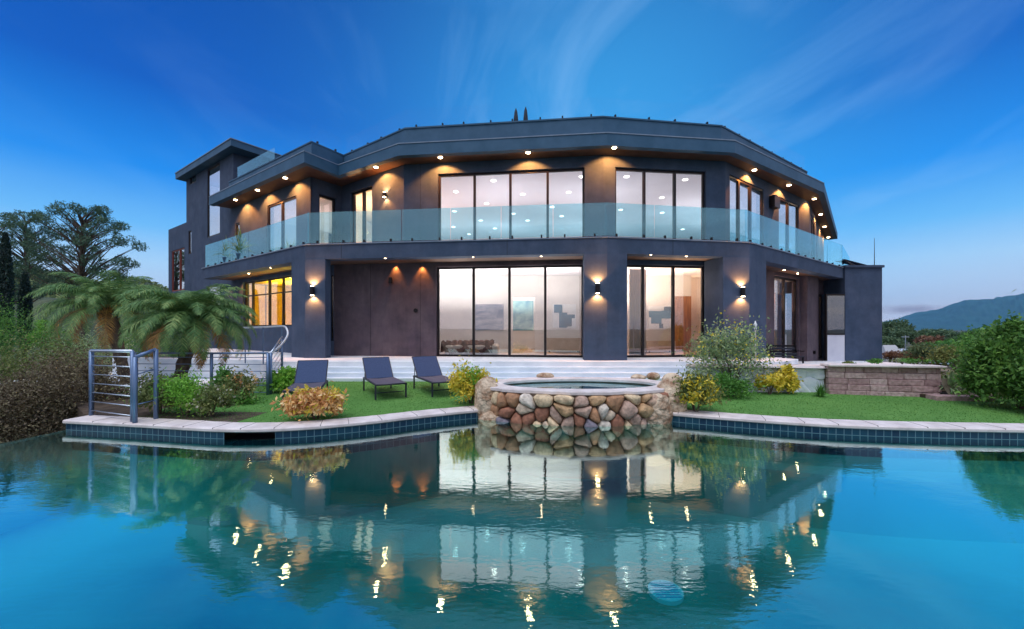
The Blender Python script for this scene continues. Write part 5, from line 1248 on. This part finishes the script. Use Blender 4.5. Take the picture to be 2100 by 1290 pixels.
house_far(1940, 1990, 728, 775, 22, (.10, .06, .07), (.20, .34, .38), 'dark shed with teal roof beside the hedge', 'shed')
mb = MB(); p = W(1857, 745, 40); mb.tube([tuple(p), (p.x, p.y, p.z+2.8)], [.06, .04], 6); mb.box(p.x-.35, p.x+.35, p.y-.04, p.y+.04, p.z+2.6, p.z+2.68); tag(mb.build('utility_pole', M['steel']), 'thin pale pole among the distant roofs', 'pole')

# ------------------------------------------------------------------ hills and mountain
def ridge(name, pts, depth, m, nz=10, rough=.03, seed=1):
    """pts: (px, py, distance) of the skyline; slope falls toward the viewer and away"""
    rr = np.random.default_rng(seed); P = [W(px, py, d_) for px, py, d_ in pts]; P = catmull(P, 8); V = []; n = len(P); rows = nz*2+1; ph = rr.uniform(0, 6.28, 12)
    for i, p in enumerate(P):
        for j in range(rows):
            f = (j-nz)/nz; y = p.y+f*depth; H = max(0, p.z+2); prof = (1-abs(f))**1.15
            nzv = 0 if j == nz else rough*H*(math.sin(i*.9+j*1.1+ph[0])+math.sin(i*.37-j*.8+ph[1])+.6*math.sin(i*1.9+j*.5+ph[2]))*(1-abs(f))
            V.append((p.x*y/p.y if f < 0 else p.x*1.0*(1+.0*f), y, -2+H*prof+nzv))
    Fs = [(i*rows+j, (i+1)*rows+j, (i+1)*rows+j+1, i*rows+j+1) for i in range(n-1) for j in range(rows-1)]
    mb = MB(); mb.add(V, Fs); return tag(mb.build(name, m, smooth=True), kind='structure')
M['hill'] = noisy('chaparral', (.030, .050, .028), (.10, .12, .065), .25, 10, .95, .8, 1.2, 1.0)
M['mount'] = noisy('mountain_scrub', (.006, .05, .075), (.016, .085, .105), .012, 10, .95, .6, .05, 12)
ridge('hill', [(-900, 560, 150), (-400, 540, 150), (-150, 545, 150), (0, 548, 150), (90, 560, 145), (170, 580, 140), (215, 583, 140), (262, 570, 140), (300, 577, 140), (340, 592, 140), (420, 620, 140), (520, 650, 140), (650, 672, 140)], 60, M['hill'], 12, .03, 3)
ridge('hill', [(-700, 600, 75), (-200, 598, 75), (0, 602, 75), (120, 612, 72), (230, 628, 70), (330, 640, 70), (430, 655, 70), (520, 668, 70)], 26, M['hill'], 8, .04, 5)
ridge('mountain', [(1700, 690, 2600), (1800, 680, 2600), (1866, 664, 2600), (1900, 652, 2600), (1935, 640, 2600), (1972, 622, 2600), (2010, 614, 2600), (2045, 613, 2600), (2075, 608, 2600), (2105, 601, 2600), (2160, 600, 2600), (2300, 606, 2600), (2600, 620, 2600), (3000, 665, 2600)], 900, M['mount'], 18, .055, 8)
# scrub on the near hillside
n = 16000; hx = rng.uniform(-95, -24, n); hy = rng.uniform(45, 100, n)
pxx = HX+F*hx/hy; crest = np.interp(pxx, [-1500, 0, 120, 230, 330, 430, 520], [12, 6.3, 5.6, 4.2, 3.2, 1.9, .8])
f_ = 1-np.abs(hy-72)/26; hz = -2+(crest+2)*np.clip(f_, 0, 1)**1.15; ok = f_ > .05
k = rng.integers(0, 500, n); C = np.stack([hx, hy, hz+rng.uniform(.0, .9, n)], 1)[ok]
leafo = leaf_cloud('hillside_scrub', C, 1.0, .5, LM['far'], None, .6); tag(leafo, 'low grey green scrub covering the near hillside', 'scrub', kind='stuff')
n = 26000; hx = rng.uniform(-210, -40, n); hy = rng.uniform(80, 150, n); pxx = HX+F*hx/hy
crest = np.interp(pxx, [-900, -400, 0, 90, 170, 215, 262, 300, 340, 420, 520, 650], [25, 26.6, 25.2, 22.3, 18.2, 17.7, 19.9, 18.7, 16.1, 11.3, 6.2, 2.5]); f_ = 1-np.abs(hy-142)/60
hz = -2+(crest+2)*np.clip(f_, 0, 1)**1.15; ok = (f_ > .05) & (hy < 143)
C = np.stack([hx, hy, hz+rng.uniform(0, 1.2, n)], 1)[ok]; leafo = leaf_cloud('hillside_scrub', C, 1.6, .9, LM['olive'], None, .6); tag(leafo, 'olive chaparral covering the farther ridge', 'scrub', kind='stuff')

# ------------------------------------------------------------------ air
hz_ = MB(); hz_.box(-3600, 3600, -3600, 3600, -60, 262)
hm = bpy.data.materials.new('haze_air'); hm.use_nodes = True; nt = hm.node_tree; nt.nodes.clear()
ho = nd(nt, 'ShaderNodeOutputMaterial'); hv = nd(nt, 'ShaderNodeVolumePrincipled'); hv.inputs['Density'].default_value = 1.2e-4; hv.inputs['Color'].default_value = (.30, .68, 1, 1); hv.inputs['Anisotropy'].default_value = .1
nt.links.new(hv.outputs[0], ho.inputs['Volume'])
tag(hz_.build('haze', hm), 'thin evening haze that turns the far slopes blue', 'haze', kind='stuff')
